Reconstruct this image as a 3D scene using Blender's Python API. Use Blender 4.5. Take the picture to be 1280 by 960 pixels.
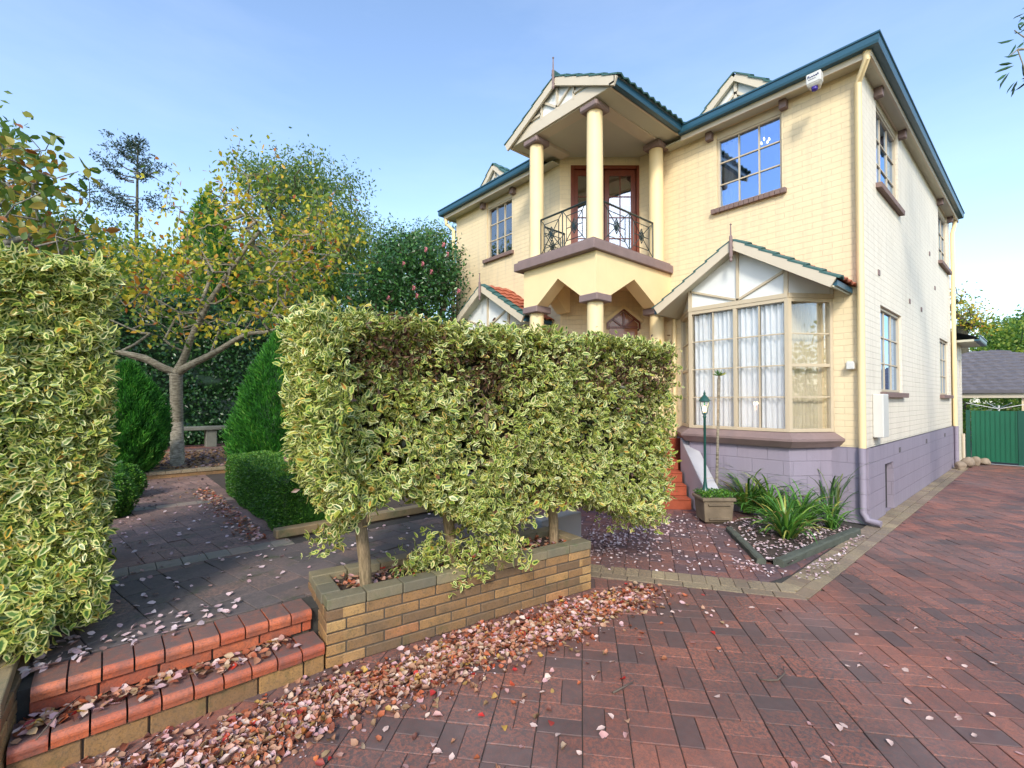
import bpy, bmesh, math, random
import numpy as np
from mathutils import Vector, Matrix
R = math.radians
random.seed(7)
RS = np.random.RandomState
for o in list(bpy.data.objects): bpy.data.objects.remove(o)
SC = bpy.context.scene
COL = SC.collection

# ------------------------------------------------------------------ camera, world, sun, exposure
CAMP = Vector((1.57, -7.42, 1.6)); AZ = R(49); PITCH = R(1.0)
FPX = 586.0
RT = Vector((math.cos(AZ), math.sin(AZ), 0)); FW0 = Vector((-math.sin(AZ), math.cos(AZ), 0)); UP0 = Vector((0, 0, 1))
FW = FW0*math.cos(PITCH)+UP0*math.sin(PITCH); UPV = -FW0*math.sin(PITCH)+UP0*math.cos(PITCH)
cd = bpy.data.cameras.new('camera'); cam = bpy.data.objects.new('camera', cd); COL.objects.link(cam)
cd.sensor_width = 36; cd.lens = FPX/1280*36; cd.clip_start = .05; cd.clip_end = 2000
SHY = 20-FPX*math.tan(PITCH)
cd.shift_y = SHY/1280
cam.matrix_world = Matrix((( RT.x, UPV.x, -FW.x, CAMP.x), (RT.y, UPV.y, -FW.y, CAMP.y), (RT.z, UPV.z, -FW.z, CAMP.z), (0, 0, 0, 1)))
SC.camera = cam
def at(dep, px, py):
    "world point at a distance along the view, used only to read positions off the photograph"
    return CAMP+(FW+RT*((px-640)/FPX)-UPV*((py-480-SHY)/FPX))*dep
def gz(z, px, py):
    d = FW+RT*((px-640)/FPX)-UPV*((py-480-SHY)/FPX); return CAMP+d*((z-CAMP.z)/d.z)
def gy(y, px, py):
    d = FW+RT*((px-640)/FPX)-UPV*((py-480-SHY)/FPX); return CAMP+d*((y-CAMP.y)/d.y)

SUN_EL = R(36); SUN_DIR = Vector((.66, -.75, 0)).normalized()      # horizontal direction towards the light
w = bpy.data.worlds.new('World'); SC.world = w; w.use_nodes = True
nt = w.node_tree; nt.nodes.clear()
sky = nt.nodes.new('ShaderNodeTexSky'); sky.sky_type = 'NISHITA'; sky.sun_disc = False
sky.sun_elevation = SUN_EL; sky.sun_rotation = math.atan2(SUN_DIR.x, SUN_DIR.y)
sky.altitude = 0; sky.air_density = 1.0; sky.dust_density = 1.0; sky.ozone_density = 1.5
bg = nt.nodes.new('ShaderNodeBackground'); bg.inputs[1].default_value = .15
wo = nt.nodes.new('ShaderNodeOutputWorld')
tc = nt.nodes.new('ShaderNodeTexCoord'); mp_ = nt.nodes.new('ShaderNodeMapping'); mp_.inputs['Scale'].default_value = (1.2, 1.2, 5)
nz_ = nt.nodes.new('ShaderNodeTexNoise'); nz_.inputs['Scale'].default_value = 1.6; nz_.inputs['Detail'].default_value = 7; nz_.inputs['Roughness'].default_value = .6
rp_ = nt.nodes.new('ShaderNodeValToRGB'); rp_.color_ramp.elements[0].position = .42; rp_.color_ramp.elements[1].position = .85; rp_.color_ramp.elements[1].color = (.12, .12, .12, 1)
mx_ = nt.nodes.new('ShaderNodeMix'); mx_.data_type = 'RGBA'; mx_.inputs[7].default_value = (3.6, 3.9, 4.3, 1)
nt.links.new(tc.outputs['Generated'], mp_.inputs[0]); nt.links.new(mp_.outputs[0], nz_.inputs[0]); nt.links.new(nz_.outputs[0], rp_.inputs[0]); nt.links.new(rp_.outputs[0], mx_.inputs[0]); nt.links.new(sky.outputs[0], mx_.inputs[6])
nt.links.new(mx_.outputs[2], bg.inputs[0]); nt.links.new(bg.outputs[0], wo.inputs[0])
sl = bpy.data.lights.new('sun', 'SUN'); sl.energy = 1.35; sl.angle = R(11); sl.color = (1, .93, .82)
so = bpy.data.objects.new('sun', sl); COL.objects.link(so)
sd = SUN_DIR*math.cos(SUN_EL)+UP0*math.sin(SUN_EL)
so.rotation_euler = sd.to_track_quat('Z', 'Y').to_euler()
so.location = (0, -20, 20)
SC.view_settings.view_transform = 'Standard'; SC.view_settings.look = 'None'
SC.view_settings.exposure = 1.30; SC.view_settings.gamma = 1.0
SC.render.resolution_x = 1024; SC.render.resolution_y = 768

# ------------------------------------------------------------------ materials
MT = {}
class NB:
    def __init__(s, name):
        s.m = bpy.data.materials.new(name); s.m.use_nodes = True; s.t = s.m.node_tree; s.t.nodes.clear()
        s.out = s.t.nodes.new('ShaderNodeOutputMaterial'); MT[name] = s.m
    def n(s, typ, **kw):
        x = s.t.nodes.new('ShaderNode'+typ)
        for k, v in kw.items():
            if k[0] == '_': setattr(x, k[1:], v)
            else:
                key = int(k[1:]) if k[0] == 'i' and k[1:].isdigit() else k.replace('__', ' ')
                if isinstance(v, bpy.types.NodeSocket): s.t.links.new(v, x.inputs[key])
                else: x.inputs[key].default_value = v
        return x
    def uv(s): return s.n('UVMap').outputs[0]
    def pos(s): return s.n('NewGeometry').outputs['Position']
    def noise(s, vec, scale, detail=4, rough=.55):
        return s.n('TexNoise', Vector=vec, Scale=scale, Detail=detail, Roughness=rough).outputs[0]
    def ramp(s, fac, stops):
        r = s.n('ValToRGB', Fac=fac); e = r.color_ramp.elements
        while len(e) > 1: e.remove(e[-1])
        e[0].position = stops[0][0]; e[0].color = c4(stops[0][1])
        for p, c in stops[1:]:
            q = e.new(p); q.color = c4(c)
        return r.outputs[0]
    def mix(s, f, a, b, mode='MIX'):
        x = s.n('Mix', _data_type='RGBA', _blend_type=mode)
        for k, v in ((0, f), (6, a), (7, b)):
            if isinstance(v, bpy.types.NodeSocket): s.t.links.new(v, x.inputs[k])
            else: x.inputs[k].default_value = v if k == 0 else c4(v)
        return x.outputs[2]
    def math(s, op, a, b=0.0):
        x = s.n('Math', _operation=op)
        for k, v in ((0, a), (1, b)):
            if isinstance(v, bpy.types.NodeSocket): s.t.links.new(v, x.inputs[k])
            else: x.inputs[k].default_value = v
        return x.outputs[0]
    def bump(s, h, strength=.5, dist=.01, normal=None):
        x = s.n('Bump', Height=h, Strength=strength, Distance=dist)
        if normal: s.t.links.new(normal, x.inputs['Normal'])
        return x.outputs[0]
    def pbr(s, color, rough=.6, metal=0, normal=None, spec=.5, **kw):
        b = s.n('BsdfPrincipled')
        for k, v in (('Base Color', color), ('Roughness', rough), ('Metallic', metal), ('Specular IOR Level', spec)):
            if isinstance(v, bpy.types.NodeSocket): s.t.links.new(v, b.inputs[k])
            else: b.inputs[k].default_value = c4(v) if k == 'Base Color' else v
        if normal: s.t.links.new(normal, b.inputs['Normal'])
        for k, v in kw.items(): b.inputs[k.replace('__', ' ')].default_value = v
        return b.outputs[0]
    def done(s, sh): s.t.links.new(sh, s.out.inputs[0]); return s.m
def c4(c): return (c[0], c[1], c[2], 1) if len(c) == 3 else tuple(c)
def sc(c, k): return tuple(min(1, x*k) for x in c[:3])

def simple(name, col, rough=.6, var=.18, scale=6, bump=.15, bscale=60, metal=0, spec=.5):
    b = NB(name); p = b.pos()
    n = b.noise(p, scale, 5)
    c = b.mix(n, sc(col, 1-var), sc(col, 1+var))
    nr = b.bump(b.noise(p, bscale, 3), bump, .004) if bump else None
    b.done(b.pbr(c, rough, metal, nr, spec)); return MT[name]
def brickpaint(name, col, bw, rh, mortar, strength, dirt=.15, dist=.012, streak=(.35,.30,.22)):
    b = NB(name); u = b.uv(); p = b.pos()
    br = b.n('TexBrick', Vector=u, Scale=1.0, Mortar__Size=mortar, Mortar__Smooth=.35, Brick__Width=bw, Row__Height=rh, Bias=0.0,
             Color1=(0, 0, 0, 1), Color2=(1, 1, 1, 1), Mortar=(.5, .5, .5, 1))
    n1 = b.noise(p, 1.3, 6, .6); n2 = b.noise(p, 38, 4); n3 = b.noise(p, 9, 5, .7)
    c = b.mix(n1, sc(col, 1-dirt), sc(col, 1+dirt*.5))
    c = b.mix(b.math('MULTIPLY', br.outputs[0], .10), c, sc(col, .82))
    c = b.mix(b.math('MULTIPLY', br.outputs['Fac'], b.math('MULTIPLY', n3, .34)), c, sc(streak, 1))
    mpd = b.n('Mapping', Vector=p); mpd.inputs['Scale'].default_value = (3.2, 3.2, .28); dr = b.noise(mpd.outputs[0], 2.6, 5, .65)
    c = b.mix(b.ramp(dr, [(.48, (0, 0, 0)), (.74, (.34, .34, .34))]), c, sc(streak, 1.25))
    c = b.mix(b.ramp(b.noise(p, 26, 5, .8), [(.60, (0, 0, 0)), (.72, (.30, .30, .30))]), c, sc(streak, 1.1))
    h = b.math('ADD', b.math('MULTIPLY', br.outputs['Fac'], -1.0), b.math('MULTIPLY', n2, .35))
    h = b.math('ADD', h, b.math('MULTIPLY', br.outputs[0], .25))
    b.done(b.pbr(c, .62, 0, b.bump(h, strength, dist))); return MT[name]

CREAM = (.76, .62, .385)
brickpaint('cream_brick', CREAM, .235, .083, .006, .55, .14)
brickpaint('cream_brick_lit', (.77, .71, .58), .235, .083, .006, .65, .12)  # same cream paint, paler: brighter light on the side put into the colour
brickpaint('violet_block', (.29, .255, .315), .40, .195, .008, .7, .16, .008, (.14, .12, .15))
simple('cream_render', (.78, .62, .34), .6, .10, 3, .12, 90)
simple('cream_trim', (.56, .49, .37), .5, .08, 4, .05, 80)
simple('soffit', (.50, .49, .38), .6, .05, 3, .03)
simple('board_white', (.66, .68, .66), .5, .05, 3, .05)
simple('mauve_stone', (.21, .15, .14), .75, .22, 7, .35, 70)
simple('sill_brick', (.19, .13, .115), .75, .3, 14, .4, 60)
simple('gutter_blue', (.022, .085, .13), .35, .15, 4, .02)
simple('green_tile', (.04, .11, .10), .6, .25, 9, .2, 40)
simple('terracotta_tile', (.36, .10, .05), .7, .35, 9, .25, 40)
simple('roof_tile_grey', (.13, .12, .13), .7, .35, 7, .3, 30)
simple('frame_paint', (.50, .42, .29), .5, .06, 4, .03)
simple('mahogany', (.16, .035, .014), .3, .35, 12, .05, 40)
simple('iron', (.012, .028, .03), .4, .2, 8, .05)
simple('post_green', (.01, .07, .055), .35, .2, 8, .05)
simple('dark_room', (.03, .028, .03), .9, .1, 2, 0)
simple('terracotta_step', (.33, .075, .035), .4, .28, 10, .15, 60)
simple('grey_render', (.42, .42, .44), .7, .15, 4, .2, 70)
simple('trough', (.17, .13, .085), .9, .5, 6, .6, 40)
simple('timber_edge', (.075, .085, .065), .9, .45, 9, .6, 40)
simple('green_gate', (.004, .105, .052), .45, .15, 2, .03)
simple('green_gate_dark', (.004, .07, .045), .45, .15, 2, .03)
simple('mulch', (.055, .038, .028), .95, .6, 30, 1.0, 50)
simple('soil', (.06, .045, .035), .95, .5, 14, .8, 40)
simple('lawn', (.06, .09, .03), .95, .4, 3, .8, 40)
simple('joint_sand', (.045, .042, .036), .95, .5, 18, .5, 90)
simple('rock', (.28, .22, .16), .9, .45, 8, .8, 20)
simple('box_white', (.58, .58, .54), .45, .05, 4, .02)
simple('stone_bench', (.16, .16, .13), .9, .4, 7, .6, 40)
simple('label_ink', (.03, .04, .14), .5, .02, 4, 0)
simple('plastic_blue', (.04, .02, .22), .25, .05, 4, 0)
simple('twig', (.11, .085, .065), .85, .3, 20, .3, 80)
simple('flower_pink', (.75, .25, .30), .6, .25, 30, .1)
simple('amber_glass', (.30, .13, .07), .12, .4, 14, .05)
simple('steel', (.4, .4, .42), .3, .1, 8, .02, metal=1)

# curtain
b = NB('curtain'); n = b.noise(b.pos(), 5, 3)
b.done(b.n('AddShader', i0=b.pbr(b.mix(n, (.80, .80, .80), (.88, .88, .87)), .8), i1=b.n('BsdfTranslucent', Color=(.12, .12, .12, 1)).outputs[0]).outputs[0])
b = NB('curtain_beige'); n = b.noise(b.pos(), 5, 3)
b.done(b.pbr(b.mix(n, (.42, .36, .25), (.55, .48, .34)), .8))
def glass(name, refl, tint=(.985, .99, .99), gc=(1, 1, 1, 1)):
    b = NB(name)
    bp = b.bump(b.noise(b.pos(), 2.2, 2), .10, .02)
    g = b.n('BsdfGlossy', Roughness=.015, Color=gc); b.t.links.new(bp, g.inputs['Normal'])
    t = b.n('BsdfTransparent', Color=c4(tint))
    fr = b.n('Fresnel', IOR=1.5)
    f = b.math('MINIMUM', b.math('ADD', b.math('MULTIPLY', fr.outputs[0], 1.2 if refl else .55), refl), 1.0)
    b.done(b.n('MixShader', i0=f, i1=t.outputs[0], i2=g.outputs[0]).outputs[0])
glass('glass', .0); glass('glass_upper', .40, gc=(.50, .68, 1, 1)); glass('glass_door', .22)
def emit(name, col, s):
    b = NB(name); b.done(b.n('Emission', Color=c4(col), Strength=s).outputs[0])
emit('bulb', (1, .50, .15), 9); emit('bulb_small', (1, .75, .45), 6)

# brick planter (unpainted, per brick tint) / pavers : colour from point attribute
def tinted(name, cols, stain=(.03, .03, .03), stain_amt=.5, rough=.65, sscale=1.6, moss=None, bstr=.45, rlo=None, grain=170, topdirt=None, speck=False):
    b = NB(name); p = b.pos()
    a = b.n('Attribute', _attribute_name='tint'); s_ = b.n('SeparateColor', Color=a.outputs[0])
    c = b.ramp(s_.outputs[0], cols)
    n1 = b.noise(p, sscale, 8, .68); n2 = b.noise(p, grain, 3, .7); n3 = b.noise(p, 24, 5, .7)
    c = b.mix(b.math('MULTIPLY', b.ramp(n1, [(.42, (0, 0, 0)), (.68, (1, 1, 1))]), stain_amt), c, stain)
    c = b.mix(b.ramp(n2, [(.50, (0, 0, 0)), (.66, (.55, .55, .55))]), c, sc(stain, .7))
    if speck:
        msk = b.ramp(b.noise(p, .9, 3, .6), [(.38, (.35, .35, .35)), (.58, (1, 1, 1))]); sp = b.noise(p, 48, 5, .8)
        c = b.mix(b.math('MULTIPLY', b.ramp(sp, [(.46, (0, 0, 0)), (.55, (1, 1, 1))]), msk), c, sc(stain, .9))
        c = b.mix(b.ramp(b.noise(p, 7, 6, .7), [(.52, (0, 0, 0)), (.70, (.55, .55, .55))]), c, sc(stain, 1.2))
        c = b.mix(b.ramp(b.noise(p, .55, 5, .6), [(.50, (0, 0, 0)), (.72, (.40, .40, .40))]), c, (.27, .19, .18))
    c = b.mix(b.math('MULTIPLY', n3, .35), c, b.mix(.5, c, (.5, .38, .34)))
    if topdirt:
        nz = b.n('SeparateXYZ', Vector=b.n('NewGeometry').outputs['Normal']).outputs[2]
        c = b.mix(b.math('MULTIPLY', b.ramp(nz, [(.86, (0, 0, 0)), (.985, (1, 1, 1))]), b.ramp(n3, [(.25, (.5, .5, .5)), (.6, (.95, .95, .95))])), c, topdirt)
    if moss:
        m = b.noise(p, 5.5, 7, .7)
        c = b.mix(b.ramp(m, [(.55, (0, 0, 0)), (.7, (.75, .75, .75))]), c, moss)
    h = b.math('ADD', b.math('MULTIPLY', n2, .6), n3)
    rg = b.math('ADD', b.math('MULTIPLY', n1, .35), rough-.17)
    b.done(b.pbr(c, rg, 0, b.bump(h, bstr, .004))); return MT[name]
tinted('paver_red', [(0, (.10, .045, .04)), (.12, (.14, .055, .042)), (.22, (.23, .070, .042)), (.6, (.30, .088, .050)), (1, (.39, .12, .065))], (.055, .036, .034), .8, speck=True)
tinted('paver_path', [(0, (.08, .04, .05)), (.3, (.12, .05, .05)), (.6, (.22, .075, .05)), (1, (.30, .10, .06))], (.04, .03, .045), .5, speck=True)
tinted('paver_tan', [(0, (.20, .13, .08)), (.5, (.33, .25, .14)), (1, (.42, .33, .18))], (.13, .11, .07), .5, speck=True)
tinted('paver_terrace', [(0, (.075, .062, .062)), (.5, (.125, .10, .095)), (.8, (.19, .12, .095)), (1, (.26, .145, .11))], (.045, .045, .045), .6, speck=True, moss=(.05, .07, .03))
tinted('paver_garden', [(0, (.17, .10, .085)), (.5, (.27, .15, .12)), (1, (.36, .21, .17))], (.08, .055, .05), .6, speck=True, moss=(.08, .09, .05))
tinted('paver_header', [(0, (.16, .15, .13)), (.5, (.24, .22, .18)), (1, (.30, .22, .17))], (.10, .11, .08), .5, moss=(.07, .10, .05))
tinted('nosing_brick', [(0, (.42, .07, .02)), (.5, (.54, .11, .03)), (1, (.60, .15, .05))], (.13, .05, .035), .85, sscale=7, rough=.45, bstr=.6, grain=110, topdirt=(.14, .10, .09))
tinted('planter_brick', [(0, (.14, .08, .03)), (.3, (.25, .13, .038)), (.7, (.37, .19, .05)), (.88, (.46, .28, .09)), (1, (.40, .13, .04))], (.07, .055, .025), .6, sscale=4, moss=(.09, .09, .035), bstr=.8, grain=90)
tinted('cap_brick', [(0, (.13, .12, .07)), (.5, (.24, .20, .10)), (1, (.32, .21, .09))], (.08, .09, .06), .55, sscale=5, moss=(.09, .13, .05), bstr=.6)
tinted('mortar', [(0, (.05, .04, .025)), (1, (.06, .05, .03))], (.05, .05, .03), .4)

def leafmat(name, cols, edge=None, trans=.25, rough=.4, edge_at=(.45, .75), vein=.0, spec=.5, back=None):
    b = NB(name)
    a = b.n('Attribute', _attribute_name='tint'); s_ = b.n('SeparateColor', Color=a.outputs[0])
    c = b.ramp(s_.outputs[0], cols)
    if edge:
        n = b.noise(b.pos(), 70, 2)
        u = b.math('ADD', s_.outputs[2], b.math('MULTIPLY', b.math('SUBTRACT', n, .5), .5))
        f = b.ramp(u, [(edge_at[0], (0, 0, 0)), (edge_at[1], (1, 1, 1))])
        ec = b.ramp(s_.outputs[1], edge)
        c = b.mix(f, c, ec)
    pb = b.pbr(c, rough, 0, None, spec)
    tr = b.n('BsdfTranslucent'); b.t.links.new(c, tr.inputs[0])
    b.done(b.n('MixShader', i0=trans, i1=pb, i2=tr.outputs[0]).outputs[0]); return MT[name]
leafmat('leaf_variegated', [(0, (.04, .10, .02)), (.5, (.09, .19, .03)), (.9, (.17, .29, .05)), (.96, (.45, .40, .05)), (1, (.55, .22, .04))],
        [(0, (.42, .48, .08)), (.5, (.66, .68, .20)), (.9, (.82, .80, .42)), (1, (.74, .46, .07))], .30, .38, (.38, .68))
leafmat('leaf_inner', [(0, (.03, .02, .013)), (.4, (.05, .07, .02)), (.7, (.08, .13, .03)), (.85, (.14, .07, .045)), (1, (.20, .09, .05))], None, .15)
leafmat('leaf_conifer', [(0, (.015, .08, .012)), (.45, (.04, .20, .02)), (.85, (.10, .36, .03)), (1, (.20, .36, .06))], None, .35, .6)
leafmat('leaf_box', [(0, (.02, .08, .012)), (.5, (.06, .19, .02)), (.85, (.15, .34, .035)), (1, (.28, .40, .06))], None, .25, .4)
leafmat('leaf_ivy', [(0, (.01, .035, .012)), (.5, (.022, .075, .018)), (.9, (.045, .13, .03)), (1, (.07, .16, .04))], None, .15, .28)
leafmat('leaf_camellia', [(0, (.02, .06, .02)), (.6, (.04, .13, .035)), (1, (.10, .24, .05))], None, .25, .3)
leafmat('leaf_autumn', [(0, (.07, .14, .02)), (.35, (.20, .30, .03)), (.6, (.58, .54, .05)), (.88, (.70, .50, .04)), (.95, (.60, .24, .03)), (1, (.42, .10, .03))], None, .5, .45)
leafmat('leaf_persimmon', [(0, (.05, .12, .02)), (.4, (.10, .18, .03)), (.7, (.28, .28, .04)), (.9, (.48, .30, .04)), (1, (.30, .09, .03))], None, .45, .35)
leafmat('leaf_gum', [(0, (.06, .13, .035)), (.5, (.14, .24, .05)), (.9, (.24, .32, .07)), (1, (.42, .38, .08))], None, .55, .45)
leafmat('leaf_far', [(0, (.05, .13, .02)), (.5, (.13, .26, .035)), (1, (.36, .44, .06))], None, .5, .5)
leafmat('leaf_lime', [(0, (.12, .22, .02)), (.5, (.28, .36, .03)), (1, (.42, .46, .06))], None, .4, .5)
leafmat('leaf_pine', [(0, (.015, .04, .03)), (.6, (.03, .065, .045)), (1, (.05, .09, .05))], None, .15, .6)
leafmat('leaf_strap', [(0, (.03, .10, .02)), (.4, (.07, .22, .03)), (.8, (.17, .36, .05)), (.93, (.45, .46, .10)), (1, (.34, .18, .07))], None, .3, .35)
leafmat('leaf_dark_strap', [(0, (.03, .08, .025)), (.6, (.06, .16, .04)), (1, (.20, .24, .06))], None, .2, .35)
leafmat('leaf_bronze', [(0, (.05, .022, .015)), (.5, (.11, .055, .03)), (.8, (.20, .11, .05)), (1, (.16, .22, .05))], None, .3, .45)
leafmat('litter', [(0, (.10, .035, .025)), (.1, (.24, .07, .035)), (.2, (.44, .11, .04)), (.3, (.46, .20, .11)), (.42, (.36, .19, .11)), (.5, (.52, .30, .19)), (.6, (.50, .27, .27)), (.7, (.60, .38, .38)), (.78, (.66, .50, .42)), (.85, (.40, .27, .14)), (.91, (.20, .11, .06)), (.95, (.56, .34, .07)), (.98, (.50, .02, .02)), (1, (.1, .05, .03))], None, .1, .55)
leafmat('litter_pale', [(0, (.42, .26, .27)), (.4, (.60, .45, .46)), (.8, (.72, .62, .62)), (1, (.34, .18, .14))], None, .1, .6)
leafmat('litter_dark', [(0, (.05, .03, .03)), (.4, (.11, .08, .08)), (.8, (.22, .17, .20)), (1, (.34, .16, .05))], None, .1, .6)

def bark(name, c1, c2, scale=14, ring=False):
    b = NB(name); p = b.pos()
    mp = b.n('Mapping', Vector=p); mp.inputs['Scale'].default_value = (1, 1, 4.5) if ring else (3, 3, .6)
    n = b.noise(mp.outputs[0], scale, 6, .65); n2 = b.noise(p, 5, 4)
    c = b.mix(b.ramp(n, [(.38, (0, 0, 0)), (.62, (1, 1, 1))]), c1, c2)
    c = b.mix(b.math('MULTIPLY', n2, .5), c, (.14, .14, .07))
    b.done(b.pbr(c, .9, 0, b.bump(n, .7, .01)))
bark('bark_cherry', (.10, .075, .055), (.36, .32, .25), 12, True)
bark('bark_hedge', (.17, .11, .06), (.40, .28, .16), 22)
bark('bark_dark', (.035, .028, .022), (.09, .075, .06), 14)
bark('bark_grey', (.12, .11, .10), (.28, .26, .23), 14)
bark('bark_pale', (.20, .17, .13), (.38, .33, .26), 10)

# ------------------------------------------------------------------ tagging and object building
WL = {}
def tag(o, label=None, cat=None, group=None, kind=None):
    if label: o['label'] = label
    if cat: o['category'] = cat
    if group: o['group'] = group
    if kind: o['kind'] = kind
    return o
def thing(name, loc, label, cat, group=None, rz=0):
    o = bpy.data.objects.new(name, None); COL.objects.link(o); o.location = loc; o.rotation_euler = (0, 0, rz)
    o.empty_display_size = .2; WL[o.name] = Vector(loc); tag(o, label, cat, group); return o
def link(name, me, parent, base=None):
    o = bpy.data.objects.new(name, me); COL.objects.link(o)
    if parent is not None:
        wl = WL[parent.name]; o.parent = parent; WL[o.name] = wl
        me.transform(Matrix.Translation(-wl))
    else:
        co = np.empty(len(me.vertices)*3, np.float32); me.vertices.foreach_get('co', co); co = co.reshape(-1, 3)
        lo, hi = co.min(0), co.max(0); c = Vector(((lo[0]+hi[0])/2, (lo[1]+hi[1])/2, lo[2])) if base is None else Vector(base)
        me.transform(Matrix.Translation(-c)); o.location = c; WL[o.name] = c
    me.update(); return o
class MB:
    def __init__(s): s.v = []; s.f = []; s.t = []; s.cur = .5
    def add(s, vs, fs):
        k = len(s.v); s.v += [tuple(x) for x in vs]; s.t += [s.cur]*len(vs); s.f += [tuple(k+i for i in f) for f in fs]
    def box(s, x0, x1, y0, y1, z0, z1):
        s.hexa([(x0,y0,z0),(x1,y0,z0),(x1,y1,z0),(x0,y1,z0),(x0,y0,z1),(x1,y0,z1),(x1,y1,z1),(x0,y1,z1)])
    def hexa(s, p): s.add(p, [(0,3,2,1),(4,5,6,7),(0,1,5,4),(1,2,6,5),(2,3,7,6),(3,0,4,7)])
    def beam(s, a, b_, w, h, up=(0, 0, 1), off=0):
        "box along a-b: w across, h along up"
        a = Vector(a); b_ = Vector(b_); d = (b_-a).normalized(); sd_ = d.cross(Vector(up)).normalized(); u = sd_.cross(d)
        P = []
        for q in (a, b_):
            P.append([q+sd_*(sx*w/2)+u*(sz*h/2) for sx, sz in ((-1,-1),(1,-1),(1,1),(-1,1))])
        s.add(P[0]+P[1], [(0,3,2,1)[::-1],(4,5,6,7)[::-1],(0,1,5,4)[::-1],(1,2,6,5)[::-1],(2,3,7,6)[::-1],(3,0,4,7)[::-1]])
    def prism(s, poly, z0, z1):
        n = len(poly); s.add([(x, y, z0) for x, y in poly]+[(x, y, z1) for x, y in poly],
            [tuple(range(n))[::-1], tuple(range(n, 2*n))]+[(i, (i+1) % n, n+(i+1) % n, n+i) for i in range(n)])
    def extr(s, pts, d):
        "extrude a 3D polygon along d"
        n = len(pts); d = Vector(d); s.add([Vector(p) for p in pts]+[Vector(p)+d for p in pts],
            [tuple(range(n))[::-1], tuple(range(n, 2*n))]+[(i, (i+1) % n, n+(i+1) % n, n+i) for i in range(n)])
    def tube(s, pts, rad, seg=8, cap=True):
        pts = [Vector(p) for p in pts]; n = len(pts)
        if not hasattr(rad, '__len__'): rad = [rad]*n
        rings = []; ref = None
        for i, p in enumerate(pts):
            d = (pts[min(i+1, n-1)]-pts[max(i-1, 0)]).normalized()
            if ref is None: ref = Vector((0, 0, 1)) if abs(d.z) < .9 else Vector((1, 0, 0))
            a = d.cross(ref).normalized(); b_ = d.cross(a); ref = -b_ if False else ref
            rings.append([p+(a*math.cos(2*math.pi*k/seg)+b_*math.sin(2*math.pi*k/seg))*rad[i] for k in range(seg)])
        vs = [v for r_ in rings for v in r_]; fs = []
        for i in range(n-1):
            for k in range(seg):
                k2 = (k+1) % seg; fs.append((i*seg+k, i*seg+k2, (i+1)*seg+k2, (i+1)*seg+k))
        if cap: fs += [tuple(range(seg))[::-1], tuple((n-1)*seg+k for k in range(seg))]
        s.add(vs, fs)
    def lathe(s, prof, c, seg=20, cap=True):
        vs = []; n = len(prof)
        for r_, z in prof: vs += [(c[0]+r_*math.cos(2*math.pi*k/seg), c[1]+r_*math.sin(2*math.pi*k/seg), z) for k in range(seg)]
        fs = [(i*seg+k, i*seg+(k+1) % seg, (i+1)*seg+(k+1) % seg, (i+1)*seg+k) for i in range(n-1) for k in range(seg)]
        if cap: fs += [tuple(range(seg))[::-1], tuple((n-1)*seg+k for k in range(seg))]
        s.add(vs, fs)
    def build(s, name, mat, parent=None, bevel=0, smooth=False, base=None, seg=1):
        me = bpy.data.meshes.new(name); me.from_pydata(s.v, [], s.f); me.update()
        bm_ = bmesh.new(); bm_.from_mesh(me); bmesh.ops.recalc_face_normals(bm_, faces=bm_.faces); bm_.to_mesh(me); bm_.free()
        uvl = me.uv_layers.new(name='UVMap'); 
        nl = len(me.loops); co = np.empty(len(me.vertices)*3, np.float32); me.vertices.foreach_get('co', co); co = co.reshape(-1, 3)
        li = np.empty(nl, np.int32); me.loops.foreach_get('vertex_index', li)
        nf = len(me.polygons); nm = np.empty(nf*3, np.float32); me.polygons.foreach_get('normal', nm); nm = nm.reshape(-1, 3)
        lt = np.empty(nf, np.int32); me.polygons.foreach_get('loop_total', lt)
        N = np.repeat(nm, lt, 0); Pq = co[li]
        hor = np.abs(N[:, 2]) > .7
        T = np.stack([-N[:, 1], N[:, 0]], 1); T /= np.maximum(np.linalg.norm(T, axis=1, keepdims=True), 1e-6)
        T[T[:, 0]+T[:, 1]*.5 < 0] *= -1
        U = np.where(hor, Pq[:, 0], (Pq[:, :2]*T).sum(1)); V = np.where(hor, Pq[:, 1], Pq[:, 2])
        uvl.data.foreach_set('uv', np.stack([U, V], 1).astype(np.float32).ravel())
        at_ = me.attributes.new('tint', 'FLOAT_COLOR', 'POINT'); t = np.array(s.t, np.float32)
        if len(t) == len(me.vertices): at_.data.foreach_set('color', np.stack([t, t, t*0, t*0+1], 1).ravel())
        me.materials.append(MT[mat])
        if smooth: me.polygons.foreach_set('use_smooth', [True]*nf)
        o = link(name, me, parent, base)
        if bevel:
            m = o.modifiers.new('bevel', 'BEVEL'); m.width = bevel; m.segments = seg; m.limit_method = 'ANGLE'; m.angle_limit = R(40)
        return o
def smooth_angle(o, deg=40):
    m = o.data
    bm_ = bmesh.new(); bm_.from_mesh(m)
    for e in bm_.edges:
        if len(e.link_faces) == 2 and e.calc_face_angle(0) > R(deg): e.smooth = False
    for f in bm_.faces: f.smooth = True
    bm_.to_mesh(m); bm_.free(); return o

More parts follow.
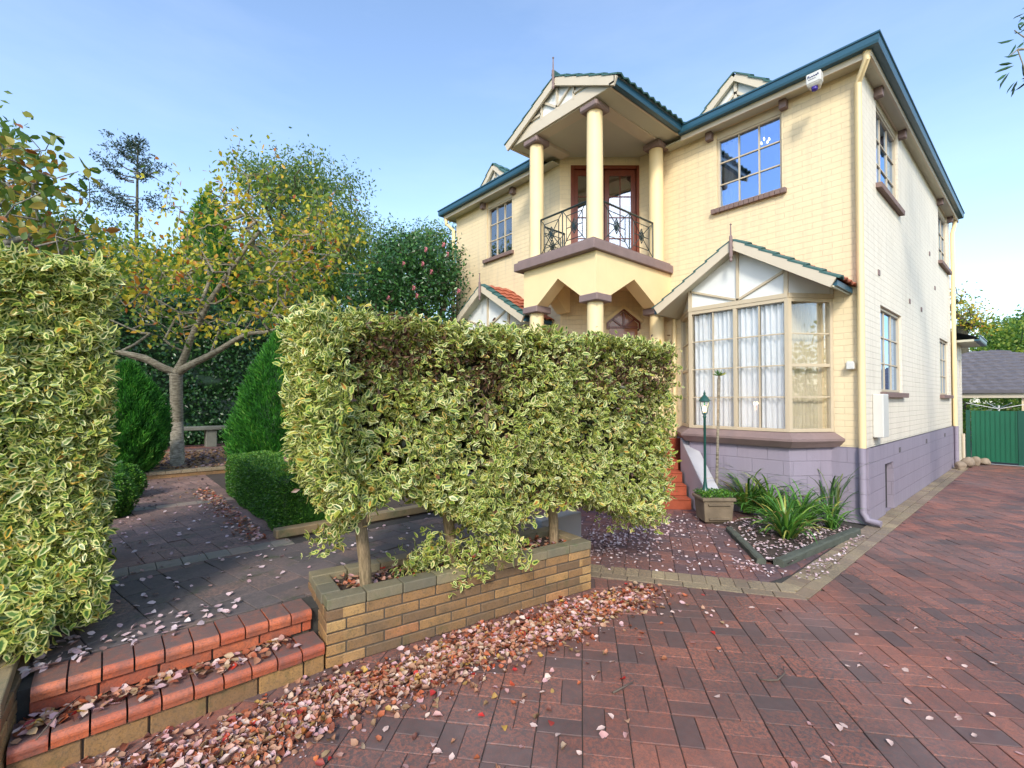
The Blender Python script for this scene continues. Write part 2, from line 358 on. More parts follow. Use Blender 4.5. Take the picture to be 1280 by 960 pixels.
# ------------------------------------------------------------------ foliage
FULL_V = np.array([(0,0,0),(.36,0,-.05),(.70,0,-.06),(1,0,-.10),(.30,-.5,.03),(.68,-.40,.02),(.30,.5,.03),(.68,.40,.02)])
FULL_U = np.array([1,0,.0,1,1,1,1,1.]); FULL_F = [(0,1,4),(1,2,5,4),(2,3,5),(0,6,1),(1,6,7,2),(2,7,3)]
SIM_V = np.array([(0,0,0),(.5,-.5,.06),(1,0,-.05),(.5,.5,.06)]); SIM_U = np.array([0,1,1,1.]); SIM_F = [(0,1,2),(0,2,3)]
def unit(a): return a/np.maximum(np.linalg.norm(a, axis=-1, keepdims=True), 1e-9)
def leaves(name, P, Dv, Nv, L, W, mat, parent=None, full=True, t1=None, rs=None, base=None, curl=0.0, extra=None):
    rs = rs or RS(1); n = len(P); Dv = unit(Dv); S = unit(np.cross(Nv, Dv)); Nn = np.cross(Dv, S)
    L = np.broadcast_to(L, (n,)); W = np.broadcast_to(W, (n,))
    TV, TU, TF = (FULL_V, FULL_U, FULL_F) if full else (SIM_V, SIM_U, SIM_F)
    k = len(TV); cz = TV[:, 2][None, :]*np.ones((n, 1))
    if curl: cz = cz+(rs.rand(n, 1)*2-.6)*curl*(TV[:, 0]-.5)[None, :]**2*4*.25+(rs.rand(n, 1)-.3)*curl*np.abs(TV[:, 1])[None, :]
    V = P[:, None, :]+Dv[:, None, :]*(TV[None, :, 0:1]*L[:, None, None])+S[:, None, :]*(TV[None, :, 1:2]*W[:, None, None])+Nn[:, None, :]*(cz[:, :, None]*L[:, None, None])
    V = V.reshape(-1, 3); r1 = rs.rand(n) if t1 is None else t1; r2 = rs.rand(n)
    Cc = np.empty((n, k, 4), np.float32); Cc[:, :, 0] = r1[:, None]; Cc[:, :, 1] = r2[:, None]; Cc[:, :, 2] = TU[None]; Cc[:, :, 3] = 1
    fl = np.concatenate([np.array(f) for f in TF]); fs = np.array([len(f) for f in TF])
    LI = (np.arange(n)[:, None]*k+fl[None]).ravel(); FS = np.tile(fs, n); C2 = Cc.reshape(-1, 4)
    if extra is not None:      # (verts, quads/tris list, tint)
        ev, ef, et = extra; off = len(V); V = np.vstack([V, ev]); LI = np.concatenate([LI]+[np.array(f)+off for f in ef]); FS = np.concatenate([FS, [len(f) for f in ef]])
        C2 = np.vstack([C2, np.tile(np.array([et, .5, 0, 1], np.float32), (len(ev), 1))])
    me = bpy.data.meshes.new(name); me.vertices.add(len(V)); me.vertices.foreach_set('co', V.astype(np.float32).ravel())
    me.loops.add(len(LI)); me.loops.foreach_set('vertex_index', LI.astype(np.int32))
    me.polygons.add(len(FS)); st = np.concatenate([[0], np.cumsum(FS)[:-1]]); me.polygons.foreach_set('loop_start', st.astype(np.int32))
    me.update(calc_edges=True)
    a = me.attributes.new('tint', 'FLOAT_COLOR', 'POINT'); a.data.foreach_set('color', C2.astype(np.float32).ravel())
    me.materials.append(MT[mat]); return link(name, me, parent, base)
def rdir(rs, n): return unit(rs.normal(size=(n, 3)))
def core_box(x0, x1, y0, y1, z0, z1, rs, amp=.05, cell=.15):
    "lumpy closed block of inner growth"
    bm_ = bmesh.new(); bmesh.ops.create_cube(bm_, size=1)
    cuts = int(max(x1-x0, y1-y0, z1-z0)/cell/2)+1
    bmesh.ops.subdivide_edges(bm_, edges=bm_.edges[:], cuts=min(cuts, 14), use_grid_fill=True)
    vs = []
    for v in bm_.verts:
        p = np.array([(x0+x1)/2+v.co.x*(x1-x0), (y0+y1)/2+v.co.y*(y1-y0), (z0+z1)/2+v.co.z*(z1-z0)])
        vs.append(p+rs.normal(size=3)*amp)
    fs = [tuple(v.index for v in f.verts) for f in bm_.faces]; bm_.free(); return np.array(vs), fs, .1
def core_lathe(c, prof, rs, amp=.05, seg=14):
    vs = []; n = len(prof)
    for r_, z in prof:
        for k in range(seg): vs.append((c[0]+r_*math.cos(2*math.pi*k/seg), c[1]+r_*math.sin(2*math.pi*k/seg), z))
    vs = np.array(vs)+rs.normal(size=(n*seg, 3))*amp
    fs = [(i*seg+k, i*seg+(k+1) % seg, (i+1)*seg+(k+1) % seg, (i+1)*seg+k) for i in range(n-1) for k in range(seg)]
    return vs, fs, .1

def skeleton(trunk, attract, rs, step=.5, tip=.012, rmax=.2, wob=.12, droop=0.0, lift=.25, power=.5):
    "grow limbs from a trunk polyline to every attractor; returns (A,B,ra,rb) and terminal nodes"
    pos = [np.array(p, float) for p in trunk]; par = [-1]+list(range(len(trunk)-1)); fixed = len(trunk)
    top = pos[-1]; att = sorted([np.array(a, float) for a in attract], key=lambda a: np.linalg.norm(a-top)); tips = []
    for a in att:
        P_ = np.array(pos); d = np.linalg.norm(P_-a, axis=1); d = d+np.where(P_[:, 2] > a[2]+.1, (P_[:, 2]-a[2])*.9, 0); 
        lo = max(0, fixed-2); d[:lo] += 9
        j = int(np.argmin(d)); s0 = pos[j]; dist = np.linalg.norm(a-s0); k = max(1, int(dist/step))
        mid = (s0+a)/2+np.array([0, 0, -1])*dist*lift*.5+rs.normal(size=3)*dist*wob
        cur = j
        for i in range(1, k+1):
            t = i/k; p = (1-t)**2*s0+2*t*(1-t)*mid+t*t*a+(rs.normal(size=3)*step*.08 if i < k else 0)
            pos.append(p); par.append(cur); cur = len(pos)-1
        tips.append(cur)
    cnt = np.zeros(len(pos))
    for t in tips: cnt[t] += 1
    for i in range(len(pos)-1, 0, -1): cnt[par[i]] += cnt[i]
    cnt = np.maximum(cnt, 1); rad = np.minimum(tip*cnt**power, rmax); sc_ = rmax/rad[0] if rad[0] < rmax else 1
    if sc_ > 1: rad = rad*(1+(sc_-1)*(rad/rad[0]))
    A = []; B = []; ra = []; rb = []
    for i in range(1, len(pos)):
        j = par[i]; A.append(pos[j]); B.append(pos[i]); ra.append(rad[j] if i < fixed else min(rad[j], rad[i]*1.25)); rb.append(rad[i])
    return np.array(A), np.array(B), np.array(ra), np.array(rb), np.array([pos[t] for t in tips]), np.array(pos), rad
def limbs(name, A, B, ra, rb, mat, parent=None, seg=7, flare=0):
    n = len(A); d = unit(B-A); ref = np.where(np.abs(d[:, 2:3]) < .9, np.array([[0, 0, 1.]]), np.array([[1., 0, 0]]))
    u = unit(np.cross(d, ref)); v = np.cross(d, u); th = np.arange(seg)*2*math.pi/seg
    ring = u[:, None]*np.cos(th)[None, :, None]+v[:, None]*np.sin(th)[None, :, None]
    V = np.stack([A[:, None]-d[:, None]*ra[:, None, None]*.2+ring*ra[:, None, None], B[:, None]+ring*rb[:, None, None]], 1).reshape(-1, 3)
    base_ = np.arange(n)*2*seg; k = np.arange(seg); k2 = (k+1) % seg
    q = np.stack([base_[:, None]+k, base_[:, None]+k2, base_[:, None]+seg+k2, base_[:, None]+seg+k], 2).reshape(-1, 4)
    me = bpy.data.meshes.new(name); me.vertices.add(len(V)); me.vertices.foreach_set('co', V.astype(np.float32).ravel())
    me.loops.add(q.size); me.loops.foreach_set('vertex_index', q.astype(np.int32).ravel())
    me.polygons.add(len(q)); me.polygons.foreach_set('loop_start', (np.arange(len(q))*4).astype(np.int32)); me.update(calc_edges=True)
    me.polygons.foreach_set('use_smooth', [True]*len(q)); me.materials.append(MT[mat]); return link(name, me, parent)
def ellip(rs, n, c, r_, shell=.0, low=-1.0):
    out = []
    while len(out) < n:
        p = rs.uniform(-1, 1, 3); l = np.linalg.norm(p)
        if l <= 1 and l >= shell and p[2] > low: out.append(np.array(c)+p*np.array(r_))
    return np.array(out)

# ================================================================== GROUND AND PAVING (structure)
m = MB(); m.add([(-300, -300, -.06), (300, -300, -.06), (300, 300, -.06), (-300, 300, -.06)], [(0, 1, 2, 3)]); tag(m.build('ground', 'lawn'), kind='structure')
def inpoly(p, poly):
    c = False; n = len(poly); j = n-1
    for i in range(n):
        a, b_ = poly[i], poly[j]
        if (a[1] > p[1]) != (b_[1] > p[1]) and p[0] < (b_[0]-a[0])*(p[1]-a[1])/(b_[1]-a[1])+a[0]: c = not c
        j = i
    return c
def clip(sub, cl):
    "Sutherland-Hodgman, cl convex counter-clockwise"
    out = sub
    for i in range(len(cl)):
        a, b_ = cl[i], cl[(i+1) % len(cl)]; inp = out; out = []
        if not inp: break
        side = lambda p: (b_[0]-a[0])*(p[1]-a[1])-(b_[1]-a[1])*(p[0]-a[0])
        for k in range(len(inp)):
            p, q = inp[k-1], inp[k]; sp, sq = side(p), side(q)
            if (sp >= 0) != (sq >= 0):
                t = sp/(sp-sq); out.append((p[0]+(q[0]-p[0])*t, p[1]+(q[1]-p[1])*t))
            if sq >= 0: out.append(q)
    return out
def ccw(p): return p if sum((p[i-1][0]*p[i][1]-p[i][0]*p[i-1][1]) for i in range(len(p))) > 0 else p[::-1]
def area(p): return abs(sum((p[i-1][0]*p[i][1]-p[i][0]*p[i-1][1]) for i in range(len(p))))/2
def brick_top(m, poly, z, rs, gap=.0019, bev=.003, h=.05, lvl=.0014):
    "one paver: chamfered top, slightly uneven"
    cx = sum(p[0] for p in poly)/len(poly); cy = sum(p[1] for p in poly)/len(poly); n = len(poly)
    rad = math.sqrt(area(poly)); k1 = 1-2*gap/rad*1.2; k2 = k1-2*bev/rad*1.2
    dz = rs.normal()*lvl; tx = rs.normal()*.006; ty = rs.normal()*.006
    Z_ = lambda x, y: z+dz+(x-cx)*tx+(y-cy)*ty
    o1 = [(cx+(x-cx)*k1, cy+(y-cy)*k1) for x, y in poly]; o2 = [(cx+(x-cx)*k2, cy+(y-cy)*k2) for x, y in poly]
    vs = [(x, y, z-h) for x, y in o1]+[(x, y, Z_(x, y)-bev*.8) for x, y in o1]+[(x, y, Z_(x, y)) for x, y in o2]
    fs = [(i, (i+1) % n, n+(i+1) % n, n+i) for i in range(n)]+[(n+i, n+(i+1) % n, 2*n+(i+1) % n, 2*n+i) for i in range(n)]+[tuple(range(2*n, 3*n))]
    m.cur = float(rs.rand()); m.add(vs, fs)
def cells(pattern, s, ext):
    out = []
    if pattern == 'basket':
        for i in range(-ext, ext):
            for j in range(-ext, ext):
                x, y = i*s, j*s
                if (i+j) % 2: out += [((x, y), (x+s, y+s/2)), ((x, y+s/2), (x+s, y+s))]
                else: out += [((x, y), (x+s/2, y+s)), ((x+s/2, y), (x+s, y+s))]
    else:
        for j in range(-2*ext, 2*ext):
            for i in range(-ext, ext):
                x = i*s+(s/2 if j % 2 else 0); out.append(((x, j*s/2), (x+s, (j+1)*s/2)))
    return out
def paving(name, polys, outline, ang, org, z, mat, pattern='basket', s=.232, ext=60, seed=1, dense=True):
    rs = RS(seed); m = MB(); ca, sa = math.cos(ang), math.sin(ang); polys = [ccw(p) for p in polys]
    xs = [p[0] for q in polys for p in q]; ys = [p[1] for q in polys for p in q]; bb = (min(xs), max(xs), min(ys), max(ys))
    for (a, b_) in cells(pattern, s, ext):
        q = [(a[0], a[1]), (b_[0], a[1]), (b_[0], b_[1]), (a[0], b_[1])]
        q = [(org[0]+x*ca-y*sa, org[1]+x*sa+y*ca) for x, y in q]
        if max(p[0] for p in q) < bb[0] or min(p[0] for p in q) > bb[1] or max(p[1] for p in q) < bb[2] or min(p[1] for p in q) > bb[3]: continue
        if all(inpoly(p, outline) for p in q): brick_top(m, q, z, rs)
        else:
            for P_ in polys:
                r_ = clip(q, P_)
                if len(r_) > 2 and area(r_) > .0012: brick_top(m, r_, z, rs)
    m.v = [v for v in m.v]
    return tag(m.build(name, mat, base=(0, 0, z)), kind='structure')
def sheet(name, polys, z, mat):
    m = MB()
    for p in polys: m.add([(x, y, z) for x, y in ccw(p)], [tuple(range(len(p)))])
    return tag(m.build(name, mat), kind='structure')
PA = R(49-8.4)
org = gz(0, 728, 920)
dv1 = [(.27, -3.15), (6.5, -3.15), (6.5, 9.3), (.27, 9.3)]
dv2 = [(-1.6, -10), (6.5, -10), (6.5, -3.15), (.27, -3.15), (-1.19, -4.08), (-1.6, -4.34)]
outl = [(-1.6, -10), (6.5, -10), (6.5, 9.3), (.27, 9.3), (.27, -3.15), (-1.19, -4.08), (-1.6, -4.34)]
paving('driveway', [dv1, dv2], outl, PA, (org.x, org.y), 0.0, 'paver_red', s=.2235, ext=75, seed=3)
sheet('driveway_bedding', [[(-3.2, -10), (6.6, -10), (6.6, 10), (-3.2, 10)]], -.011, 'joint_sand')
path_poly = [(-4.5, -4.3), (-1.6, -4.34), (-.76, -3.67), (-.14, -3.02), (-.05, -2.4), (-1.3, -.9), (-2.4, .2), (-4.5, .2)]
path_poly = [(-4.5, -4.3), (-1.72, -4.12), (-.10, -3.06), (-.02, -2.6), (-.02, -.3), (-4.5, .2)]
paving('entry_path', [path_poly], path_poly, R(33), (-1.0, -3.0), .002, 'paver_path', ext=24, seed=5)
# tan header bands
def band(m, a, b_, w0, rows, bl, z, rs):
    a = Vector(a); b_ = Vector(b_); d = (b_-a); L = d.length; d /= L; nn = Vector((-d.y, d.x)); k = max(1, round(L/bl)); st = L/k
    for r_ in range(rows):
        for i in range(k):
            s0 = i*st; s1 = s0+st; o0 = r_*w0; o1 = o0+w0
            q = [a+d*s0+nn*o0, a+d*s1+nn*o0, a+d*s1+nn*o1, a+d*s0+nn*o1]; brick_top(m, [(p.x, p.y) for p in q], z, rs)
rs = RS(8); m = MB()
band(m, (-1.72, -4.40), (.27, -3.15), .112, 1, .225, .002, rs)
d_ = Vector((1.99, 1.25)).normalized(); n_ = Vector((-d_.y, d_.x))
a0 = Vector((-1.72, -4.40))+n_*.115; b0 = Vector((.27, -3.15))+n_*.115-d_*.05; band(m, a0, b0, .2, 1, .113, .003, rs)
tag(m.build('paving_band', 'paver_tan'), kind='structure')
m = MB(); band(m, (.27, -3.12), (.27, 9.3), .112, 1, .225, .003, rs); band(m, (.155, -3.02), (.155, 9.3), .155, 1, .113, .004, rs)
tag(m.build('wall_band', 'paver_tan'), kind='structure')

# raised garden terrace
TZ = .30
def terrace_body():
    m = MB(); m.box(-60, -1.50, -30, -4.2, -.05, TZ-.012); m.box(-60, -1.86, -4.2, -3.62, -.05, TZ-.0125); return tag(m.build('terrace_fill', 'joint_sand'), kind='structure')
terrace_body()
rwl = thing('retaining_wall', (-1.8, -3.9, 0), 'low grey rendered retaining wall of the terrace beyond the brick planter', 'wall')
m = MB(); m.box(-1.855, -1.70, -4.19, -3.60, 0, .42); m.build('wall_body', 'grey_render', rwl, bevel=.01)
tp = [(-2.95, -9.5), (-1.70, -9.5), (-1.70, -3.62), (-2.95, -3.62)]
paving('terrace', [tp], tp, R(12), (-2, -6.6), TZ, 'paver_terrace', ext=24, s=.30, seed=11)
gp = [(-9.2, -9.5), (-3.17, -9.5), (-3.17, -6.08), (-9.2, -6.08)]
paving('garden_path', [gp], gp, R(7), (-4, -7), TZ, 'paver_garden', ext=30, s=.26, seed=12)
m = MB(); band(m, (-2.95, -8.6), (-2.95, -6.1), .21, 1, .165, TZ+.003, RS(4)); band(m, (-5.45, -8.4), (-5.45, -6.1), .20, 1, .2, TZ+.004, RS(5))
tag(m.build('header_course', 'paver_header'), kind='structure')
# lawns / beds on the terrace
sheet('garden_soil', [[(-40, -30), (-3.17, -30), (-3.17, -9.5), (-40, -9.5)], [(-40, -6.25), (-3.17, -6.25), (-3.17, -3.6), (-40, -3.6)], [(-40, -9.5), (-9.2, -9.5), (-9.2, -6.25), (-40, -6.25)]], TZ-.004, 'soil')
sheet('side_garden', [[(-40, -3.6), (-7.75, -3.6), (-7.75, 12), (-40, 12)], [(-7.75, -3.6), (-4.5, -3.6), (-4.5, -1.2), (-7.75, -1.2)]], .02, 'lawn')
# upper paved tree bed with brick edge
rs = RS(21)
m = MB(); m.box(-13.3, -8.12, -8.6, -4.9, TZ-.02, TZ+.10); tag(m.build('upper_bed_base', 'planter_brick'), kind='structure')
m = MB(); band(m, (-8.1, -8.6), (-8.1, -4.9), .2, 1, .22, TZ+.115, rs); band(m, (-11.6, -8.6), (-11.6, -4.9), .2, 1, .22, TZ+.115, rs); tag(m.build('brick_edging_course', 'paver_tan'), kind='structure')
m = MB(); pp = [(-13.3, -8.6), (-11.82, -8.6), (-11.82, -4.9), (-13.3, -4.9)]
paving('upper_path', [pp], pp, 0, (-12, -7), TZ+.112, 'paver_red', ext=14, s=.3, seed=14)

# ================================================================== BRICKWORK THINGS
def brickwall(m, a, b_, z0, courses, ch, bl, rs, th=.10, joint=.009):
    "courses of separate bricks along a-b, outer face on the left side of a->b going outwards n"
    a = Vector((a[0], a[1])); b_ = Vector((b_[0], b_[1])); d = b_-a; L = d.length; d /= L; nn = Vector((d.y, -d.x))
    for c in range(courses):
        s0 = 0.0 if c % 2 == 0 else -bl/2
        while s0 < L-.01:
            u0 = max(0, s0)+(joint/2 if s0 > 0 else 0); u1 = min(L, s0+bl)-joint/2
            if s0+bl >= L: u1 = L
            if u1-u0 > .02:
                pr = rs.normal()*.0012; m.cur = float(rs.rand())
                q = [a+d*u0+nn*pr, a+d*u1+nn*pr, a+d*u1-nn*th, a+d*u0-nn*th]
                m.prism([(p.x, p.y) for p in q], z0+c*ch+joint/2, z0+(c+1)*ch-joint/2)
            s0 += bl
PL0 = Vector((-1.27, -6.41)); PL1 = Vector((-1.0, -4.30)); pd = (PL1-PL0).normalized(); pn = Vector((pd.y, -pd.x)); PW = .56
pl = thing('brick_planter', (-1.4, -5.35, 0), 'long low mustard brick planter with mossy capping bricks under the big clipped hedge', 'planter')
rs = RS(31); m = MB(); H5 = .345
c0, c1, c2, c3 = PL0, PL1, PL1-pn*PW, PL0-pn*PW
brickwall(m, c0, c1, 0, 5, .069, .235, rs); brickwall(m, c1, c2, 0, 5, .069, .235, rs); brickwall(m, c2, c3, 0, 5, .069, .235, rs); brickwall(m, c3, c0, 0, 5, .069, .235, rs)
m.build('brick_courses', 'planter_brick', pl, bevel=.004)
def ringwall(cs, ins, z0, z1, m):
    n = len(cs)
    cen = sum((Vector(c) for c in cs), Vector((0, 0)))/n
    q = [Vector(c) for c in cs]
    for i in range(n):
        a, b_ = q[i], q[(i+1) % n]; d = (b_-a).normalized(); nn = Vector((d.y, -d.x))
        P_ = [a+d*ins-nn*ins, b_-d*ins-nn*ins, b_-d*(.09)-nn*.09, a+d*.09-nn*.09]
        m.prism([(p.x, p.y) for p in P_], z0, z1)
m = MB(); ringwall([c0, c1, c2, c3], .007, .0, H5-.002, m); m.build('mortar_core', 'mortar', pl)
m = MB(); rs = RS(33)
def caps(m, a, b_, w0, bl, z, h, rs, skip0=0, skip1=0):
    a = Vector(a); b_ = Vector(b_); d = b_-a; L = d.length; d /= L; nn = Vector((d.y, -d.x)); L -= skip0+skip1; k = round(L/bl); st = L/k
    for i in range(k):
        m.cur = float(rs.rand()); s0 = skip0+i*st+.003; s1 = skip0+(i+1)*st-.003; o = .006+rs.normal()*.002
        q = [a+d*s0+nn*o, a+d*s1+nn*o, a+d*s1-nn*(w0), a+d*s0-nn*(w0)]; m.prism([(p.x, p.y) for p in q], z, z+h+rs.normal()*.0015)
caps(m, c0, c1, .11, .235, H5, .066, rs); caps(m, c1, c2, .11, .225, H5, .066, rs, .115, .115); caps(m, c2, c3, .11, .235, H5, .066, rs); caps(m, c3, c0, .11, .17, H5, .066, rs, .115, .115)
m.build('capping', 'cap_brick', pl, bevel=.006, seg=2)
m = MB(); q = [c0-pn*.08+pd*.08, c1-pn*.08-pd*.08, c2+pn*.08-pd*.08, c3+pn*.08+pd*.08]; m.prism([(p.x, p.y) for p in q], .1, .355); m.build('soil', 'mulch', pl)

# garden steps
st = thing('garden_steps', (-1.4, -7.05, 0), 'two low garden steps edged with rounded red bullnose bricks and littered with leaves', 'steps')
def nosing(m, y0, y1, xf, dep, z, h, n, rs):
    w_ = (y1-y0)/n
    for i in range(n):
        a = y0+i*w_+.004; b_ = y0+(i+1)*w_-.004; dx = rs.normal()*.002; dz = rs.normal()*.0015; m.cur = float(rs.rand()); rr = .032
        prof = [(xf+dx-dep, z+dz-h), (xf+dx-.004, z+dz-h)]+[(xf+dx-rr+rr*math.cos(t), z+dz-rr+rr*math.sin(t)) for t in np.linspace(-.4, math.pi/2, 7)]+[(xf+dx-dep, z+dz)]
        m.extr([(x, a, zz) for x, zz in prof], (0, b_-a, 0))
rs = RS(41); m = MB(); nosing(m, -7.71, -6.42, -1.255, .205, .165, .062, 10, rs); m.build('lower_nosing', 'nosing_brick', st)
m = MB(); nosing(m, -7.66, -6.43, -1.455, .215, .303, .062, 10, rs); m.build('upper_nosing', 'nosing_brick', st)
m = MB(); brickwall(m, (-1.275, -7.71), (-1.275, -6.42), -.02, 1, .118, .235, rs, th=.18); m.build('lower_riser', 'planter_brick', st, bevel=.004)
m = MB(); brickwall(m, (-1.475, -7.66), (-1.475, -6.43), .166, 1, .07, .235, rs, th=.18); m.build('upper_riser', 'nosing_brick', st, bevel=.004)
m = MB(); m.box(-1.6, -1.29, -7.70, -6.425, 0, .10); m.box(-1.72, -1.49, -7.65, -6.44, .1, .24); m.build('core', 'mortar', st)

# low wall left of the steps
lw = thing('low_brick_wall', (-1.5, -8.2, 0), 'low mossy brick wall with flat grey capping at the near left end of the steps', 'wall')
rs = RS(43); m = MB(); brickwall(m, (-1.22, -9.2), (-1.22, -7.72), 0, 5, .064, .235, rs); brickwall(m, (-1.22, -7.72), (-1.85, -7.68), 0, 5, .064, .235, rs); m.build('brick_courses', 'planter_brick', lw, bevel=.004)
m = MB(); m.box(-1.7, -1.3, -9.2, -7.79, 0, .32); m.build('mortar_core', 'mortar', lw)
m = MB(); 
for i in range(6):
    m.cur = float(rs.rand()); m.box(-1.86, -1.205, -9.2+i*.248, -9.2+(i+1)*.248-.006, .321, .385)
m.build('capping', 'cap_brick', lw, bevel=.006, seg=2)

# ================================================================== HOUSE
HS = thing('brick_house', (-3.85, 3.4, 0), 'two storey cream painted brick house with corner balcony, round columns and mauve base', 'house')
ZB, ZS, ZG = .98, 5.94, 6.12
def wall(m, p0, p1, z0, z1, holes, th=.11):
    "panel with rectangular openings; p0->p1 with outward normal on the right-hand side (d.y,-d.x)"
    p0 = Vector(p0); p1 = Vector(p1); d = p1-p0; L = d.length; d /= L; nn = Vector((d.y, -d.x))
    us = sorted({0, L}|{u for h in holes for u in h[:2]}); zs = sorted({z0, z1}|{z for h in holes for z in h[2:]})
    P_ = lambda u, z, o=0: (p0.x+d.x*u-nn.x*o, p0.y+d.y*u-nn.y*o, z)
    for i in range(len(us)-1):
        for j in range(len(zs)-1):
            um = (us[i]+us[i+1])/2; zm = (zs[j]+zs[j+1])/2
            if any(h[0] < um < h[1] and h[2] < zm < h[3] for h in holes): continue
            m.add([P_(us[i], zs[j]), P_(us[i+1], zs[j]), P_(us[i+1], zs[j+1]), P_(us[i], zs[j+1])], [(0, 1, 2, 3)])
            m.add([P_(us[i], zs[j], th), P_(us[i+1], zs[j], th), P_(us[i+1], zs[j+1], th), P_(us[i], zs[j+1], th)], [(3, 2, 1, 0)])
    for h in holes:
        a, b_, c, e = h
        for (u0, q0, u1, q1) in ((a, c, b_, c), (b_, c, b_, e), (b_, e, a, e), (a, e, a, c)):
            m.add([P_(u0, q0), P_(u1, q1), P_(u1, q1, th), P_(u0, q0, th)], [(0, 1, 2, 3)])
def wallpart(name, p0, p1, z0, z1, holes=(), mat='cream_brick', th=.11, parent=HS):
    m = MB(); wall(m, p0, p1, z0, z1, list(holes), th)
    me = bpy.data.meshes.new(name); return m.build_raw(name, mat, parent)
def build_raw(s, name, mat, parent=None):
    "as build but keeps separate faces welded first so normals agree"
    k = {}; idx = []; vv = []
    for v in s.v:
        key = tuple(round(c, 5) for c in v)
        if key not in k: k[key] = len(vv); vv.append(v)
        idx.append(k[key])
    s.f = [tuple(idx[i] for i in f) for f in s.f]; s.v = vv; s.t = [.5]*len(vv)
    s.f = [f for f in s.f if len(set(f)) == len(f)]
    return s.build(name, mat, parent)
MB.build_raw = build_raw
DA = (-4.33, -1.12); DB = (-3.36, 0.0)
# upper walls
RWf = [(-1.93, -.965, 4.66, 5.939)]
h = [(3.36+a, 3.36+b_, c, e) for a, b_, c, e in RWf]
wallpart('front_wall', DB, (0, 0), ZB, ZS, h)
LWx = -7.7
h = [(-6.52-LWx, -5.68-LWx, 4.66, 5.939)]
wallpart('wing_front_wall', (LWx, -1.12), DA, ZB, ZS, h)
side_w = [(.74, 2.17, 4.62, 5.939), (.85, 2.27, 1.70, 2.95), (6.2, 7.5, 1.70, 2.95), (6.25, 7.6, 4.62, 5.939)]
wallpart('side_wall', (0, 0), (0, 7.95), ZB, ZS, side_w, 'cream_brick_lit')
wallpart('rear_wall', (0, 7.95), (LWx, 7.95), 0, ZS)
wallpart('far_side_wall', (LWx, 7.95), (LWx, -1.12), 0, ZS)
# diagonal walls with doors
dd = (Vector(DB)-Vector(DA)); DL = dd.length; dd /= DL; dn = Vector((dd.y, -dd.x))
wallpart('porch_diagonal_wall', DA, DB, ZB, 6.084, [(.2, DL-.02, 3.98, 5.93), (.9, 1.42, .98, 2.98)])
m = MB(); m.box(-7.6, -.11, .2, 7.8, 0, .05); m.box(-7.6, -4.4, -1.0, .2, 0, .05); m.build('slab', 'dark_room', HS)
# base courses, proud of the brick
m = MB(); wall(m, (.03, -.03), (.03, 7.98), 0, ZB, [(.87, 1.40, 0, .70)], .14); m.build_raw('side_base', 'violet_block', HS)
m = MB(); wall(m, (-3.2, -.03), (.03, -.03), 0, ZB, [], .1); m.build_raw('front_base', 'violet_block', HS)
m = MB(); wall(m, (LWx, -1.15), (-4.3, -1.15), 0, ZB, [], .1); m.build_raw('wing_base', 'violet_block', HS)
m = MB(); m.box(-.10, -.05, .86, 1.38, .01, .70); m.build('hatch_door', 'dark_room', HS)
# soffits, fascia, gutter
def path_strip(m, pts, prof):
    "sweep profile (offset outwards, z) along polyline, mitred"
    n = len(pts); pts = [Vector(p) for p in pts]; rings = []
    for i, p in enumerate(pts):
        d0 = (pts[i]-pts[i-1]).normalized() if i else None; d1 = (pts[i+1]-pts[i]).normalized() if i < n-1 else None
        n0 = Vector((d0.y, -d0.x)) if d0 else None; n1 = Vector((d1.y, -d1.x)) if d1 else None
        if n0 and n1: mm = (n0+n1); mm = mm/max(mm.dot(n0), .2)
        else: mm = n0 or n1
        rings.append([(p.x+mm.x*o, p.y+mm.y*o, z) for o, z in prof])
    k = len(prof); vs = [v for r_ in rings for v in r_]
    fs = [(i*k+j, i*k+(j+1) % k, (i+1)*k+(j+1) % k, (i+1)*k+j) for i in range(n-1) for j in range(k)]+[tuple(range(k))[::-1], tuple((n-1)*k+j for j in range(k))]
    m.add(vs, fs)
OV = .25; OVY = .33
# eave line wall-parallel (walked so that the outside is on the right)
E1 = [(-2.42, -OVY), (OV, -OVY), (OV, 8.2)]
E2 = [(-8.0, 8.2), (-8.0, -1.12-OVY), (-4.62, -1.12-OVY)]
gprof = [(-.012, ZG-.13), (.075, ZG-.13), (.085, ZG-.10), (.085, ZG-.03), (.10, ZG-.02), (.10, ZG), (.082, ZG), (.07, ZG-.015), (.07, ZG-.10), (-.012, ZG-.10)]
gprof = [(x-.09, z) for x, z in gprof]
fprof = [(-.13, ZS-.03), (-.10, ZS-.03), (-.10, ZG-.04), (-.13, ZG-.04)]
for nm, E_ in (('gutter', E1), ('gutter', E2)):
    m = MB(); path_strip(m, E_, gprof); g = m.build(nm, 'gutter_blue', HS)
    m = MB(); path_strip(m, E_, fprof); m.build('fascia', 'cream_trim', HS)
m = MB(); m.box(-2.75, OV-.13, -OVY+.13, .10, ZS, ZS+.02); m.box(-.06, OV-.13, .102, 8.07, ZS, ZS+.02)
m.box(-7.87, -4.335, -1.12-OVY+.13, -1.05, ZS, ZS+.02); m.build('soffit', 'soffit', HS)
